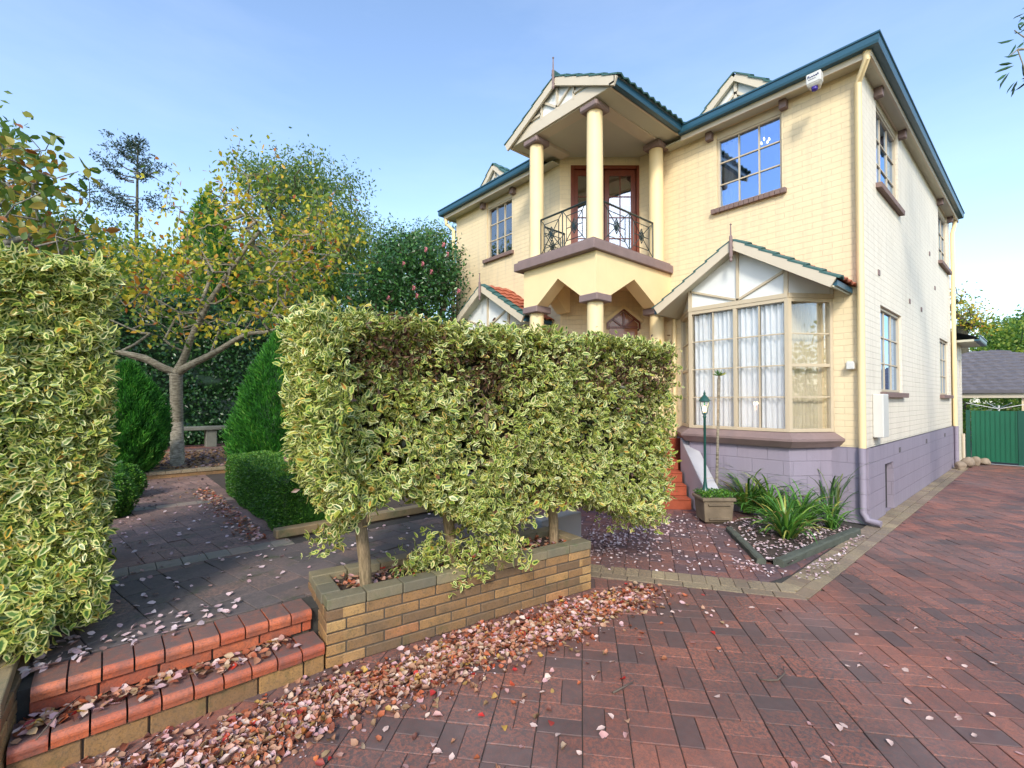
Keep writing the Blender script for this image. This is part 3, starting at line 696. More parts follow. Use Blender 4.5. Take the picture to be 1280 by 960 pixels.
# hip roofs
m = MB()
def hip(x0, x1, y0, y1, z, pitch):
    w_ = (y1-y0)/2 if (y1-y0) < (x1-x0) else (x1-x0)/2; hgt = z+w_*math.tan(pitch); cx = (x0+x1)/2; cy = (y0+y1)/2
    if (y1-y0) < (x1-x0): r0, r1 = (x0+w_, cy, hgt), (x1-w_, cy, hgt); fs = [(0,1,5,4),(1,2,5),(2,3,4,5),(3,0,4)]
    else: r0, r1 = (cx, y0+w_, hgt), (cx, y1-w_, hgt); fs = [(0,1,4),(1,2,5,4),(2,3,5),(3,0,4,5)]
    m.add([(x0, y0, z), (x1, y0, z), (x1, y1, z), (x0, y1, z), r0, r1], fs+[(3, 2, 1, 0)])
hip(-7.95, OV-.04, -OVY+.02, 8.15, ZG-.015, R(24)); m.build('roof', 'green_tile', HS)
m = MB(); zz = ZG-.02; m.add([(-7.96, -1.43, zz), (-4.6, -1.43, zz), (-4.6, 2.5, zz), (-7.96, 2.5, zz), (-6.28, .25, zz+.75), (-6.28, 3.5, zz+.75)], [(0,1,4),(1,2,5,4),(2,3,5),(3,0,4,5),(3,2,1,0)]); m.build('wing_roof', 'green_tile', HS)
# gablets above the gutters
def tiles(m, a, b_, eave_dir, rows, rl, th=.035):
    "overlapping tile rows: ridge line a-b, eave_dir vector from ridge to eave"
    a = Vector(a); b_ = Vector(b_); e = Vector(eave_dir); L = e.length; e /= L; ax = (b_-a).normalized(); nn = ax.cross(e); 
    if nn.z < 0: nn = -nn
    W_ = (b_-a).length; k = max(1, round(W_/.16)); stp = L/rows
    for r_ in range(rows):
        s0 = r_*stp; s1 = (r_+1)*stp+.03
        for i in range(k):
            p = a+ax*(i*W_/k); q = a+ax*((i+1)*W_/k); mid = (p+q)/2
            top = [p+e*s0+nn*.012, mid+e*s0+nn*.035, q+e*s0+nn*.012]; bot = [p+e*s1+nn*th, mid+e*s1+nn*(th+.028), q+e*s1+nn*th]
            u = [v-nn*.02 for v in top]; w2 = [v-nn*.022 for v in bot]
            vs = top+bot+u+w2
            m.add(vs, [(0,1,4,3),(1,2,5,4),(6,9,10,7),(7,10,11,8),(3,4,10,9),(4,5,11,10),(0,3,9,6),(2,8,11,5),(0,6,7,1),(1,7,8,2)])
def gablet(cx, y, zb, hw, hh, depth):
    m = MB(); m.extr([(cx-hw, y, zb), (cx+hw, y, zb), (cx, y, zb+hh)], (0, .05, 0)); pnl = m.build('gablet', 'board_white', HS)
    m = MB()
    for s in (-1, 1):
        A_ = Vector((cx+s*(hw+.12), y-.06+s*.0015, zb-.12*hh/hw)); B_ = Vector((cx+s*.01, y-.06+s*.0015, zb+hh)); m.beam(A_, B_, .05, .12)
    m.beam((cx, y-.02, zb), (cx, y-.02, zb+hh-.05), .03, .05, up=(1, 0, 0)); m.beam((cx-hw*.6, y-.02, zb), (cx, y-.02, zb+hh*.6), .03, .04)
    m.beam((cx+hw*.6, y-.02, zb), (cx, y-.02, zb+hh*.6), .03, .04); m.build('bargeboard', 'cream_trim', pnl)
    m = MB()
    for s in (-1, 1): tiles(m, (cx, y-.1, zb+hh+.06), (cx, y+depth, zb+hh+.06), (s*(hw+.16), 0, -(hw+.16)*hh/hw), 4, .2)
    m.build('gablet_tiles', 'green_tile', pnl)
gablet(-1.66, .12, 6.14, .72, .58, 1.0)
gablet(-6.42, -.95, 6.12, .68, .62, 1.0)
# brackets at the soffit
m = MB()
for x in (-2.02, -.92): m.box(x-.05, x+.05, -.10, -.001, ZS-.13, ZS-.001)
for y in (.66, 2.24, 6.15, 7.68): m.box(.001, .10, y-.05, y+.05, ZS-.13, ZS-.001)
for x in (-6.6, -5.6): m.box(x-.05, x+.05, -1.22, -1.121, ZS-.13, ZS-.001)
m.build('eave_bracket', 'mauve_stone', HS, bevel=.005)

def to3(p0, d, nn, u, z, o): return (p0.x+d.x*u+nn.x*o, p0.y+d.y*u+nn.y*o, z)
def window(p0, p1, z0, z1, cols, rows, o=-.07, gl='glass_upper', sill=True, head=0, room=True, sm='sill_brick', curtain=None, name='window', fm='frame_paint'):
    "framed window in an opening; outward normal on the right of p0->p1"
    p0 = Vector(p0); p1 = Vector(p1); d = p1-p0; L = d.length; d /= L; nn = Vector((d.y, -d.x)); T = lambda u, z, oo: to3(p0, d, nn, u, z, oo)
    def bar(m, u0, u1, a, b_, oa, ob): m.hexa([T(u0, a, oa), T(u1, a, oa), T(u1, a, ob), T(u0, a, ob), T(u0, b_, oa), T(u1, b_, oa), T(u1, b_, ob), T(u0, b_, ob)])
    zt = z1-head; fw = .035; m = MB()
    bar(m, 0, fw, z0, zt, o-.02, o+.035); bar(m, L-fw, L, z0, zt, o-.02, o+.035); bar(m, fw, L-fw, z0, z0+fw, o-.02, o+.035); bar(m, fw, L-fw, zt-fw, zt, o-.02, o+.035)
    fr = m.build(name, fm, HS, bevel=.003)
    m = MB(); g = .009
    for i in range(1, cols): u = fw+(L-2*fw)*i/cols; bar(m, u-g, u+g, z0+fw, zt-fw, o-.006, o+.02)
    for j in range(1, rows): z = z0+fw+(zt-z0-2*fw)*j/rows; bar(m, fw, L-fw, z-g, z+g, o-.008, o+.018)
    if m.v: m.build('glazing_bars', fm, fr)
    m = MB(); bar(m, fw-.005, L-fw+.005, z0+fw-.005, zt-fw+.005, o-.004, o+.002); m.build('pane', gl, fr)
    if head: m = MB(); bar(m, 0, L, zt+.001, z1, o-.02, o+.045); m.build('head_board', 'cream_trim', fr)
    if room:
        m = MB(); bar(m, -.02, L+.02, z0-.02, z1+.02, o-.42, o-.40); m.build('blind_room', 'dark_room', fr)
    if curtain:
        pl_ = MB(); sides = curtain
        for (u0, u1) in sides: drape(pl_, T, u0, u1, z0+.04, zt-.04, o-.10)
        pl_.build('curtain', 'curtain', fr, smooth=True)
    if sill:
        m = MB(); k = round((L+.14)/.076)
        for i in range(k):
            u0 = -.07+i*(L+.14)/k; u1 = u0+(L+.14)/k-.006
            m.hexa([T(u0, z0-.075, .0), T(u1, z0-.075, .0), T(u1, z0-.085, .07), T(u0, z0-.085, .07), T(u0, z0+.0, -.06), T(u1, z0+.0, -.06), T(u1, z0-.012, .075), T(u0, z0-.012, .075)])
        m.build('sill', sm, fr, bevel=.004)
    return fr
def drape(m, T, u0, u1, z0, z1, o, amp=.022, wl=.085, n=None):
    n = int((u1-u0)/.012)+2; rows = 7; base = len(m.v); vs = []; fs = []; rr = random.Random(int(u0*1000+z0*77))
    ph = [rr.uniform(0, 6) for _ in range(4)]
    for j in range(rows):
        t = j/(rows-1)
        for i in range(n):
            u = u0+(u1-u0)*i/(n-1)
            w_ = math.sin(u*2*math.pi/wl+ph[0]+.7*math.sin(u*9+ph[1]))*amp*(.6+.5*(1-t))+math.sin(u*2*math.pi/(wl*2.7)+ph[2]+t*1.2)*amp*.6
            vs.append(T(u, z1+(z0-z1)*t, o+w_))
    fs = [(j*n+i, j*n+i+1, (j+1)*n+i+1, (j+1)*n+i) for j in range(rows-1) for i in range(n-1)]
    m.add(vs, fs)
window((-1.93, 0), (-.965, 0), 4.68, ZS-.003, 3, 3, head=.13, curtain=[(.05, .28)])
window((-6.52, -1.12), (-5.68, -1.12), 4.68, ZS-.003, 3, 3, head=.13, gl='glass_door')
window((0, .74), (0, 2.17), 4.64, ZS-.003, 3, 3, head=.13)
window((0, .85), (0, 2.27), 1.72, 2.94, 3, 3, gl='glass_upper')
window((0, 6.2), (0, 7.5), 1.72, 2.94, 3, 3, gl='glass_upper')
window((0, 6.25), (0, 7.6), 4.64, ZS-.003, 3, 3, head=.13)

# french doors on the balcony
def dT(u, z, o): return (DA[0]+dd.x*u+dn.x*o, DA[1]+dd.y*u+dn.y*o, z)
def dbar(m, u0, u1, z0, z1, oa, ob, T=dT): m.hexa([T(u0, z0, oa), T(u1, z0, oa), T(u1, z0, ob), T(u0, z0, ob), T(u0, z1, oa), T(u1, z1, oa), T(u1, z1, ob), T(u0, z1, ob)])
m = MB(); u0, u1 = .2, DL-.02
dbar(m, u0, u0+.05, 3.98, 5.93, -.10, .02); dbar(m, u1-.05, u1, 3.98, 5.93, -.10, .02); dbar(m, u0+.05, u1-.05, 5.87, 5.93, -.10, .02)
fd = m.build('french_doors', 'mahogany', HS, bevel=.004)
half = (u1-u0-.1)/2
for k in range(2):
    a = u0+.05+k*half+.004; b_ = a+half-.008; m = MB(); o0, o1 = -.075, -.035
    dbar(m, a, a+.085, 3.99, 5.865, o0, o1); dbar(m, b_-.085, b_, 3.99, 5.865, o0, o1); dbar(m, a+.085, b_-.085, 5.76, 5.865, o0, o1); dbar(m, a+.085, b_-.085, 3.99, 4.2, o0, o1)
    mid = (a+b_)/2; dbar(m, mid-.009, mid+.009, 4.2, 5.76, o0+.01, o1-.005)
    for j in range(1, 4): z = 4.2+1.56*j/4; dbar(m, a+.085, b_-.085, z-.009, z+.009, o0+.012, o1-.007)
    m.build('door_leaf', 'mahogany', fd, bevel=.003)
    m = MB(); dbar(m, a+.08, b_-.08, 4.19, 5.77, -.058, -.052); m.build('door_glass', 'glass_door', fd)
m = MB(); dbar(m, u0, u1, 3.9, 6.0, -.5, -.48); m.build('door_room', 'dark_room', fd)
# lower door with peaked head
uc = 1.16; hw = .26; m = MB()
m.add([dT(uc-hw, .98, -.105), dT(uc+hw, .98, -.105), dT(uc+hw, 2.98, -.105), dT(uc-hw, 2.98, -.105), dT(uc-hw, .98, -.13), dT(uc+hw, .98, -.13), dT(uc+hw, 2.98, -.13), dT(uc-hw, 2.98, -.13)],
      [(0,1,2,3),(4,7,6,5),(0,4,5,1),(1,5,6,2),(2,6,7,3),(3,7,4,0)])
ed = m.build('entry_door', 'mahogany', HS)
m = MB()
pk = [dT(uc-hw, 2.5, .003), dT(uc+hw, 2.5, .003), dT(uc+hw, 3.0, .003), dT(uc, 3.22, .003), dT(uc-hw, 3.0, .003)]
m.extr(pk, (dn.x*.012, dn.y*.012, 0)); m.build('transom_glass', 'amber_glass', ed)
m = MB(); o = .03
for a, b_ in (((uc-hw-.03, 2.9), (uc-hw-.03, 3.01)), ((uc-hw-.03, 3.01), (uc, 3.25)), ((uc, 3.25), (uc+hw+.03, 3.01)), ((uc+hw+.03, 3.01), (uc+hw+.03, 2.9)), ((uc-hw, 2.93), (uc+hw, 2.93)), ((uc, 2.93), (uc, 3.2)), ((uc, 2.93), (uc-.2, 3.08)), ((uc, 2.93), (uc+.2, 3.08))):
    m.beam(dT(a[0], a[1], o), dT(b_[0], b_[1], o), .03, .03, up=(dn.x, dn.y, 0))
m.build('transom_frame', 'mahogany', ed)
m = MB()
for a, b_ in (((uc-hw-.09, 2.5), (uc-hw-.09, 3.03)), ((uc-hw-.09, 3.03), (uc, 3.31)), ((uc, 3.31), (uc+hw+.09, 3.03))):
    m.beam(dT(a[0], a[1], .02), dT(b_[0], b_[1], .02), .05, .05, up=(dn.x, dn.y, 0))
m.build('door_surround', 'cream_render', ed)

# balcony: slab, skirt with pointed arches, columns, ceiling, gable
SX0, SX1, SY0 = -4.45, -2.70, -2.15
m = MB(); m.box(SX0, SX1, SY0, -.001, 3.79, 3.93); m.build('balcony_slab', 'mauve_stone', HS, bevel=.012, seg=2)
m = MB(); m.prism([(-4.40, -2.1), (-2.75, -2.1), (-2.75, -.01), (-3.36, -.01), (-4.33, -1.13), (-4.40, -1.13)], 3.931, 3.97); m.build('balcony_floor', 'mauve_stone', HS)
CAPT = 3.17
m = MB()
def skirt(m, a, b_, th, peak0, peak1, zpk):
    a = Vector(a); b_ = Vector(b_); d = b_-a; L = d.length; d /= L; nn = Vector((d.y, -d.x))
    P_ = lambda u, z, o: (a.x+d.x*u-nn.x*o, a.y+d.y*u-nn.y*o, z)
    um = (peak0+peak1)/2
    poly = [(0, CAPT), (peak0, CAPT), (peak0+.02, CAPT+.02), (um, zpk), (peak1-.02, CAPT+.02), (peak1, CAPT), (L, CAPT), (L, 3.789), (0, 3.789)]
    # split into convex pieces
    for pc in ([(0, CAPT), (peak0, CAPT), (peak0, 3.789), (0, 3.789)], [(peak0, CAPT), (um, zpk), (um, 3.789), (peak0, 3.789)], [(um, zpk), (peak1, CAPT), (peak1, 3.789), (um, 3.789)], [(peak1, CAPT), (L, CAPT), (L, 3.789), (peak1, 3.789)]):
        m.extr([P_(u, z, 0) for u, z in pc], (-nn.x*th, -nn.y*th, 0))
skirt(m, (-4.32, -2.03), (-2.76, -2.03), .24, .33, 1.26, 3.52)
skirt(m, (-2.76, -2.03+.241), (-2.76, -.002), .24, .09, 1.33, 3.52)
skirt(m, (-4.32, -1.13), (-4.32, -2.03+.241), .24, .10, .58, 3.40)
m.build_raw('balcony_skirt', 'cream_render', HS)
m = MB(); m.prism([(-4.3, -1.78), (-3.0, -1.78), (-3.0, -.002), (-3.36, -.002), (-4.3, -1.12)], 3.6, 3.62); m.build('porch_ceiling', 'cream_render', HS)
CP = [(-2.90, -1.88), (-4.16, -1.88), (-2.88, -.24)]
for (x, y) in CP:
    m = MB(); r_ = .125
    m.lathe([(r_, 3.97), (r_+.0, 4.3), (r_-.002, 5.2), (r_-.008, 5.93)], (x, y), 28); c = m.build('column', 'cream_render', HS, smooth=True); smooth_angle(c)
    m = MB(); m.box(x-.165, x+.165, y-.165, y+.165, 5.93, 6.028); m.build('capital', 'mauve_stone', c, bevel=.02, seg=1)
    m = MB(); m.lathe([(r_, .96), (r_, 2.2), (r_-.004, 3.06)], (x, y), 28); c = m.build('porch_column', 'cream_render', HS, smooth=True); smooth_angle(c)
    m = MB(); m.box(x-.175, x+.175, y-.165 if y > -1 else y-.175, y+.175, 3.06, 3.169); m.build('capital', 'mauve_stone', c, bevel=.012, seg=1)
# beams and gable of the balcony roof
m = MB(); m.extr([(-4.6, -2.06, 6.042), (-2.44, -2.06, 6.042), (-2.70, -2.06, 6.235), (-4.34, -2.06, 6.235)], (0, .03, 0)); m.box(-4.32, -2.76, -2.029, -1.80, 6.03, 6.235); m.box(-2.98, -2.76, -1.799, -.05, 6.03, 6.22); m.box(-4.32, -4.10, -1.799, -1.10, 6.03, 6.22); m.build('balcony_beam', 'cream_trim', HS, bevel=.004)
m = MB(); m.box(-4.62, -2.43, -1.99, .3, 6.086, 6.10); m.build('balcony_ceiling', 'soffit', HS)
m = MB(); m.box(-2.757, -2.43, -2.055, -.02, 6.04, 6.055); m.box(-4.6, -4.323, -2.055, -1.3, 6.04, 6.055); m.build('gable_soffit', 'soffit', HS)
GX, GYf, GA, GE, GHW = -3.52, -2.10, 6.70, 6.13, 1.12
m = MB(); m.box(-2.48, -2.44, -2.06, -.25, 6.02, 6.14); m.box(-4.64, -4.60, -2.06, -1.3, 6.02, 6.14); m.build('gable_fascia', 'cream_trim', HS)
m = MB(); path_strip(m, [(-2.35, -2.12), (-2.35, -.33)][::1], [(x, z+.03) for x, z in gprof]); 
m.build('gutter', 'gutter_blue', HS)
m = MB(); m.extr([(GX-GHW+.2, -2.03, 6.2351), (GX+GHW-.2, -2.03, 6.2351), (GX, -2.03, GA-.05)], (0, .05, 0)); pg = m.build('portico_gable', 'board_white', HS)
m = MB()
for s in (-1, 1):
    m.beam((GX+s*(GHW+.05), GYf, GE-.085), (GX, GYf, GA-.06), .04, .13)
m.build('bargeboard', 'cream_trim', pg, bevel=.004)
m = MB(); yb = -2.045
wallpart('wall_head', (-4.7, -1.125), (-4.33, -1.125), 5.935, 6.084); wallpart('wall_head', (-3.36, -.005), (-2.5, -.005), 5.935, 6.084)
for a, b_ in (((GX, 6.2), (GX, 6.6)), ((GX, 6.25), (GX-.32, 6.48)), ((GX, 6.25), (GX+.32, 6.48)), ((GX-.35, 6.2), (GX-.35, 6.45)), ((GX+.35, 6.2), (GX+.35, 6.45)), ((GX-.6, 6.3), (GX-.35, 6.3)), ((GX+.35, 6.3), (GX+.6, 6.3))):
    m.beam((a[0], yb, a[1]), (b_[0], yb, b_[1]), .035, .035, up=(0, 1, 0))
m.build('gable_struts', 'cream_trim', pg)
m = MB(); m.tube([(GX, GYf-.035, 6.50), (GX, GYf-.035, 6.53), (GX, GYf-.035, 6.56), (GX, GYf-.035, 6.80), (GX, GYf-.035, 6.82), (GX, GYf-.035, 6.98), (GX, GYf-.035, 7.0), (GX, GYf-.035, 7.02)], [.012, .025, .018, .024, .012, .008, .018, .004], 8)
m.build('finial', 'mauve_stone', pg)
m = MB()
for s in (-1, 1): tiles(m, (GX, GYf-.03, GA+.01), (GX, .6, GA+.01), (s*(GHW+.06), 0, -(GHW+.06)*(GA-GE)/GHW), 5, .22)
m.build('gable_tiles', 'green_tile', pg)
m = MB(); m.tube([(GX, GYf-.03, GA+.05), (GX, 1.0, GA+.05)], .05, 8); m.build('ridge_capping', 'green_tile', pg)

# balcony railing
def rail_panel(m, a, b_, z0, z1, n):
    a = Vector((a[0], a[1], 0)); b_ = Vector((b_[0], b_[1], 0)); L = (b_-a).length; d = (b_-a)/L
    P_ = lambda u, z: a+d*u+Vector((0, 0, z)); t = .007
    m.tube([P_(0, z1), P_(L, z1)], .016, 6); m.tube([P_(0, z0), P_(L, z0)], .010, 6)
    for k in range(n+1): m.tube([P_(L*k/n, z0-.02), P_(L*k/n, z1)], .010, 6)
    for k in range(n):
        u0, u1 = L*k/n, L*(k+1)/n; uc = (u0+u1)/2; zc = (z0+z1)/2; w_ = (u1-u0); h_ = z1-z0
        iu0, iu1, iz0, iz1 = u0+w_*.17, u1-w_*.17, z0+h_*.17, z1-h_*.17
        for p, q in (((iu0, iz0), (iu1, iz0)), ((iu1, iz0), (iu1, iz1)), ((iu1, iz1), (iu0, iz1)), ((iu0, iz1), (iu0, iz0)),
                     ((u0, z0), (iu0, iz0)), ((u1, z0), (iu1, iz0)), ((u0, z1), (iu0, iz1)), ((u1, z1), (iu1, iz1)),
                     ((iu0, iz0), (uc-.03, zc-.03)), ((iu1, iz0), (uc+.03, zc-.03)), ((iu0, iz1), (uc-.03, zc+.03)), ((iu1, iz1), (uc+.03, zc+.03)),
                     ((iu0, zc), (uc-.07, zc)), ((iu1, zc), (uc+.07, zc))):
            m.tube([P_(*p), P_(*q)], t, 5)
        for (du, dz) in ((.075, .12), (.045, .075)):
            dm = [(uc-du, zc), (uc, zc+dz), (uc+du, zc), (uc, zc-dz), (uc-du, zc)]
            for p, q in zip(dm, dm[1:]): m.tube([P_(*p), P_(*q)], .008, 5)
        m.extr([P_(uc-.03, zc), P_(uc, zc+.05), P_(uc+.03, zc), P_(uc, zc-.05)], d.cross(Vector((0, 0, 1)))*.012)
for a, b_, n in (((-4.02, -1.92), (-3.03, -1.92), 2), ((-2.86, -1.74), (-2.86, -.38), 2), ((-4.2, -1.76), (-4.2, -1.14), 1)):
    m = MB(); rail_panel(m, a, b_, 4.02, 4.62, n); m.build('balcony_railing', 'iron', HS)

# bay windows (right wing and left wing share one shape)
def bay(ox, oy, full):
    W0, W1 = (-.36, 0), (-2.55, 0); K0, K1 = (-.72, -.55), (-2.12, -.55)
    o = lambda p: (p[0]+ox, p[1]+oy)
    W0, W1, K0, K1 = map(o, (W0, W1, K0, K1)); Z0, Z1 = 1.17, 2.97
    m = MB(); m.prism([W1, K1, K0, W0], 0 if full else 0, 1.02); bw = m.build('bay_window', 'violet_block', HS)
    # moulded sill
    def off(k): # expand polygon
        return [(W1[0]-k, W1[1]), (K1[0]-k*.6, K1[1]-k), (K0[0]+k*.6, K0[1]-k), (W0[0]+k, W0[1])]
    m = MB(); A_, B_ = off(.13), off(.13); C_ = off(.015)
    def loft(p, z0, q, z1): 
        n = len(p); m.add([(x, y, z0) for x, y in p]+[(x, y, z1) for x, y in q], [tuple(range(n))[::-1], tuple(range(n, 2*n))]+[(i, (i+1) % n, n+(i+1) % n, n+i) for i in range(n)])
    loft(off(.06), .97, off(.13), 1.055); loft(off(.13), 1.0552, off(.13), 1.085); loft(off(.13), 1.0853, off(.012), 1.165); m.build('bay_sill', 'mauve_stone', bw)
    # frames
    m = MB()
    def pane_side(p, q, cols, rows, mull):
        p = Vector(p); q = Vector(q); d = q-p; L = d.length; d /= L; nn = Vector((d.y, -d.x)); T = lambda u, z, oo: to3(p, d, nn, u, z, oo)
        bar = lambda m, u0, u1, a, b_, oa, ob: m.hexa([T(u0, a, oa), T(u1, a, oa), T(u1, a, ob), T(u0, a, ob), T(u0, b_, oa), T(u1, b_, oa), T(u1, b_, ob), T(u0, b_, ob)])
        return T, bar, L
    panes = []
    for (p, q, c) in ((W1, K1, 1), (K1, K0, 4), (K0, W0, 1)):
        T, bar, L = pane_side(p, q, c, 4, 0); e = .045
        bar(m, -.003, e, Z0, Z1, -.05, .012); bar(m, L-e, L+.003, Z0, Z1, -.05, .012); bar(m, e, L-e, Z0, Z0+.045, -.05, .012); bar(m, e, L-e, Z1-.05, Z1, -.05, .012)
        if c == 4: bar(m, L/2-.025, L/2+.025, Z0+.045, Z1-.05, -.05, .010)
        panes.append((T, bar, L, c, e))
    fr = m.build('bay_frame', 'frame_paint', bw, bevel=.003)
    m = MB(); g = .008; zi0, zi1 = Z0+.045, Z1-.05
    for (T, bar, L, c, e) in panes:
        if c == 4:
            for u in (L*.265, L*.735): bar(m, u-g, u+g, zi0, zi1, -.03, -.004)
        for j in range(1, 4): z = zi0+(zi1-zi0)*j/4; bar(m, e, L-e, z-g, z+g, -.032, -.006)
        if c == 1: z = (zi0+zi1)/2; bar(m, e, L-e, z-.02, z+.02, -.036, -.001)
    m.build('bay_glazing_bars', 'frame_paint', bw)
    m = MB()
    for (T, bar, L, c, e) in panes: bar(m, e-.005, L-e+.005, zi0-.005, zi1+.005, -.024, -.018)
    m.build('bay_pane', 'glass', bw)
    m = MB(); ms = MB()
    for (T, bar, L, c, e) in panes:
        if c == 4:
            for (u0, u1) in ((.03, L*.235), (L*.25, L*.49), (L*.51, L*.72), (L*.73, L-.03)): drape(m, T, u0, u1, Z0+.03, Z1-.06, -.085, amp=.03, wl=.075)
        else: drape(ms, T, .05, L-.03, Z0+.03, Z1-.06, -.12, amp=.012, wl=.06)
    m.build('bay_curtain', 'curtain', bw, smooth=True); ms.build('side_curtain', 'curtain_beige', bw, smooth=True)
    # head, gable panel, struts, barges, tiles, finial
    cx = -1.375+ox; yf = -.72+oy; hw = 1.22; ze, za = 3.08, 3.85; pitch = (za-ze)/hw
    zt = lambda x: za-abs(x-cx)*pitch-.07
    m = MB(); m.extr([(K1[0]+.01, K1[1]+.01, Z1+.002), (K0[0]-.01, K0[1]+.01, Z1+.002), (K0[0]-.01, K0[1]+.01, zt(K0[0])), (cx, K0[1]+.01, zt(cx)), (K1[0]+.01, K1[1]+.01, zt(K1[0]))], (0, .03, 0))
    for (k, w_, s) in ((K0, W0, 1), (K1, W1, -1)):
        m.add([(k[0], k[1]+.012, Z1+.002), (w_[0], w_[1]-.002, Z1+.002), (w_[0], w_[1]-.002, zt(w_[0])), (k[0], k[1]+.012, zt(k[0]))], [(0, 1, 2, 3)])
    gp_ = m.build('bay_gable', 'board_white', bw)
    m = MB(); y = K0[1]-.004
    for a, b_, w_ in (((K1[0], Z1+.03), (K0[0], Z1+.03), .06), ((cx, Z1+.06), (cx, zt(cx)), .035), ((cx, Z1+.07), (K1[0]+.03, zt(K1[0])-.03), .03), ((cx, Z1+.07), (K0[0]-.03, zt(K0[0])-.03), .03), ((K0[0]-.02, Z1+.06), (K0[0]-.02, zt(K0[0])), .05), ((K1[0]+.02, Z1+.06), (K1[0]+.02, zt(K1[0])), .05)):
        m.beam((a[0], y, a[1]), (b_[0], y, b_[1]), w_, .03, up=(0, 1, 0))
    for (k, w_) in ((K0, W0), (K1, W1)):
        m.beam((k[0], k[1], Z1+.03), (w_[0], w_[1]-.01, Z1+.03), .035, .06)
        m.beam((w_[0], w_[1]-.015, Z1+.06), (w_[0], w_[1]-.015, zt(w_[0])), .04, .03, up=(0, 1, 0))
    m.build('gable_struts', 'frame_paint', bw)
    m = MB()
    for s in (-1, 1): m.beam((cx+s*hw, yf, ze-.045), (cx, yf, za-.045), .035, .13)
    m.build('bay_bargeboard', 'cream_trim', bw, bevel=.003)
    m = MB()
    for s in (-1, 1):
        a = Vector((cx, yf+.02, za-.10)); b_ = Vector((cx+s*hw, yf+.02, ze-.10)); m.add([a, b_, b_+Vector((0, .69, 0)), a+Vector((0, .69, 0)), a+Vector((0,0,.02)), b_+Vector((0,0,.02)), b_+Vector((0, .69, .02)), a+Vector((0, .69, .02))], [(0,1,2,3),(4,7,6,5),(0,4,5,1),(1,5,6,2),(2,6,7,3),(3,7,4,0)])
    m.build('bay_soffit', 'soffit', bw)
    m = MB(); mr = MB()
    for s in (-1, 1):
        ev = Vector((s*(hw+.03), 0, -(hw+.03)*pitch))
        tiles(m, (cx, yf-.02, za+.02), (cx, yf+.16, za+.02), ev, 7, .2); tiles(mr, (cx, yf+.161, za+.022), (cx, oy-.005, za+.022), ev, 7, .2)
    m.build('verge_tiles', 'green_tile', bw); mr.build('bay_tiles', 'terracotta_tile', bw)
    m = MB(); m.box(cx+hw-.03, cx+hw+.03, yf+.03, oy-.01, ze-.08, ze-.01); m.box(cx-hw-.05, cx-hw, yf+.03, oy-.01, ze-.09, ze-.0); m.build('bay_gutter', 'gutter_blue', bw)
    m = MB(); yy = yf-.04; m.tube([(cx, yy, z) for z in (za-.30, za-.28, za-.25, za-.22, za+.06, za+.08, za+.22, za+.235, za+.25)], [.010, .022, .014, .024, .024, .012, .008, .016, .003], 8); m.build('bay_finial', 'mauve_stone', bw)
bay(0, 0, True); bay(-4.40, -1.12, False)

# downpipes
def pipe(pts, mat='cream_render', r_=.042, name='downpipe'):
    m = MB(); m.tube(pts, r_, 12); return smooth_angle(m.build(name, mat, HS))
pipe([(.10, -.22, 6.02), (.10, -.22, 5.90), (-.03, -.06, 5.72), (-.03, -.06, ZB)])
pipe([(-.03, -.075, ZB-.001), (-.03, -.075, .16), (.02, -.085, .07), (.16, -.10, .05)], 'violet_block')
pipe([(.09, 8.06, 5.95), (.09, 8.0, 5.8), (.06, 7.9, 5.6), (.06, 7.9, ZB)])
pipe([(.075, 7.9, ZB-.001), (.075, 7.9, .04)], 'violet_block')
pipe([(-2.66, -.05, 3.5), (-2.66, -.05, ZB)], r_=.035)
pipe([(-7.86, -1.32, 5.95), (-7.86, -1.30, 5.8), (-7.75, -1.17, 5.65), (-7.75, -1.17, .5)])
# vents and weep grilles
m = MB()
for y, z in ((.72, 3.35), (2.9, 3.25), (4.0, 3.25), (5.6, 3.9), (5.0, 4.5)): m.box(.001, .012, y, y+.10, z, z+.075)
m.build('wall_vent', 'mauve_stone', HS)
m = MB()
for y in (1.75, 4.1, 6.4): m.box(.031, .04, y, y+.10, .80, .875)
m.build('base_vent', 'roof_tile_grey', HS)
m = MB(); m.tube([(.1, 2.6, 6.1), (.1, 2.6, 6.55)], .04, 8); m.build('roof_pipe', 'roof_tile_grey', HS)

# meter box, alarm, sensor on the wall
mb = MB(); mb.box(.002, .12, .32, .62, 1.10, 1.68); tag(mb.build('meter_box', 'box_white', bevel=.01, seg=2), 'white metal meter box fixed low on the side wall by the corner downpipe', 'meter box')
ap = gy(-.44, 1017, 99); ap.z += .0
al = thing('alarm_box', (ap.x, -.02, ap.z-.14), 'small white alarm box with blue strobe under the eave near the corner', 'alarm box')
m = MB(); X_, Z_ = ap.x, ap.z; m.prism([(X_-.085, -.46), (X_+.085, -.46), (X_+.085, -.345), (X_-.085, -.345)], Z_-.05, Z_+.085)
m.extr([(X_-.085, -.46, Z_-.051), (X_+.085, -.46, Z_-.051), (X_+.06, -.43, Z_-.09), (X_-.06, -.43, Z_-.09)], (0, .085, 0)); m.build('housing', 'box_white', al, bevel=.008)
m = MB(); m.lathe([(.01, Z_-.145), (.035, Z_-.13), (.04, Z_-.09)], (X_, -.40), 12); m.build('strobe', 'plastic_blue', al, smooth=True)
m = MB(); m.beam((X_, -.35, Z_-.02), (X_, -.232, Z_-.02), .05, .04); m.build('bracket', 'box_white', al)
m = MB(); yk = -.4625; st_ = [(-.06, .02), (-.06, .05), (-.045, .05), (-.05, .035), (-.03, .022), (-.015, .042), (-.005, .022), (.008, .045), (.02, .024), (.035, .044), (.04, .022), (.055, .052), (.062, .03)]
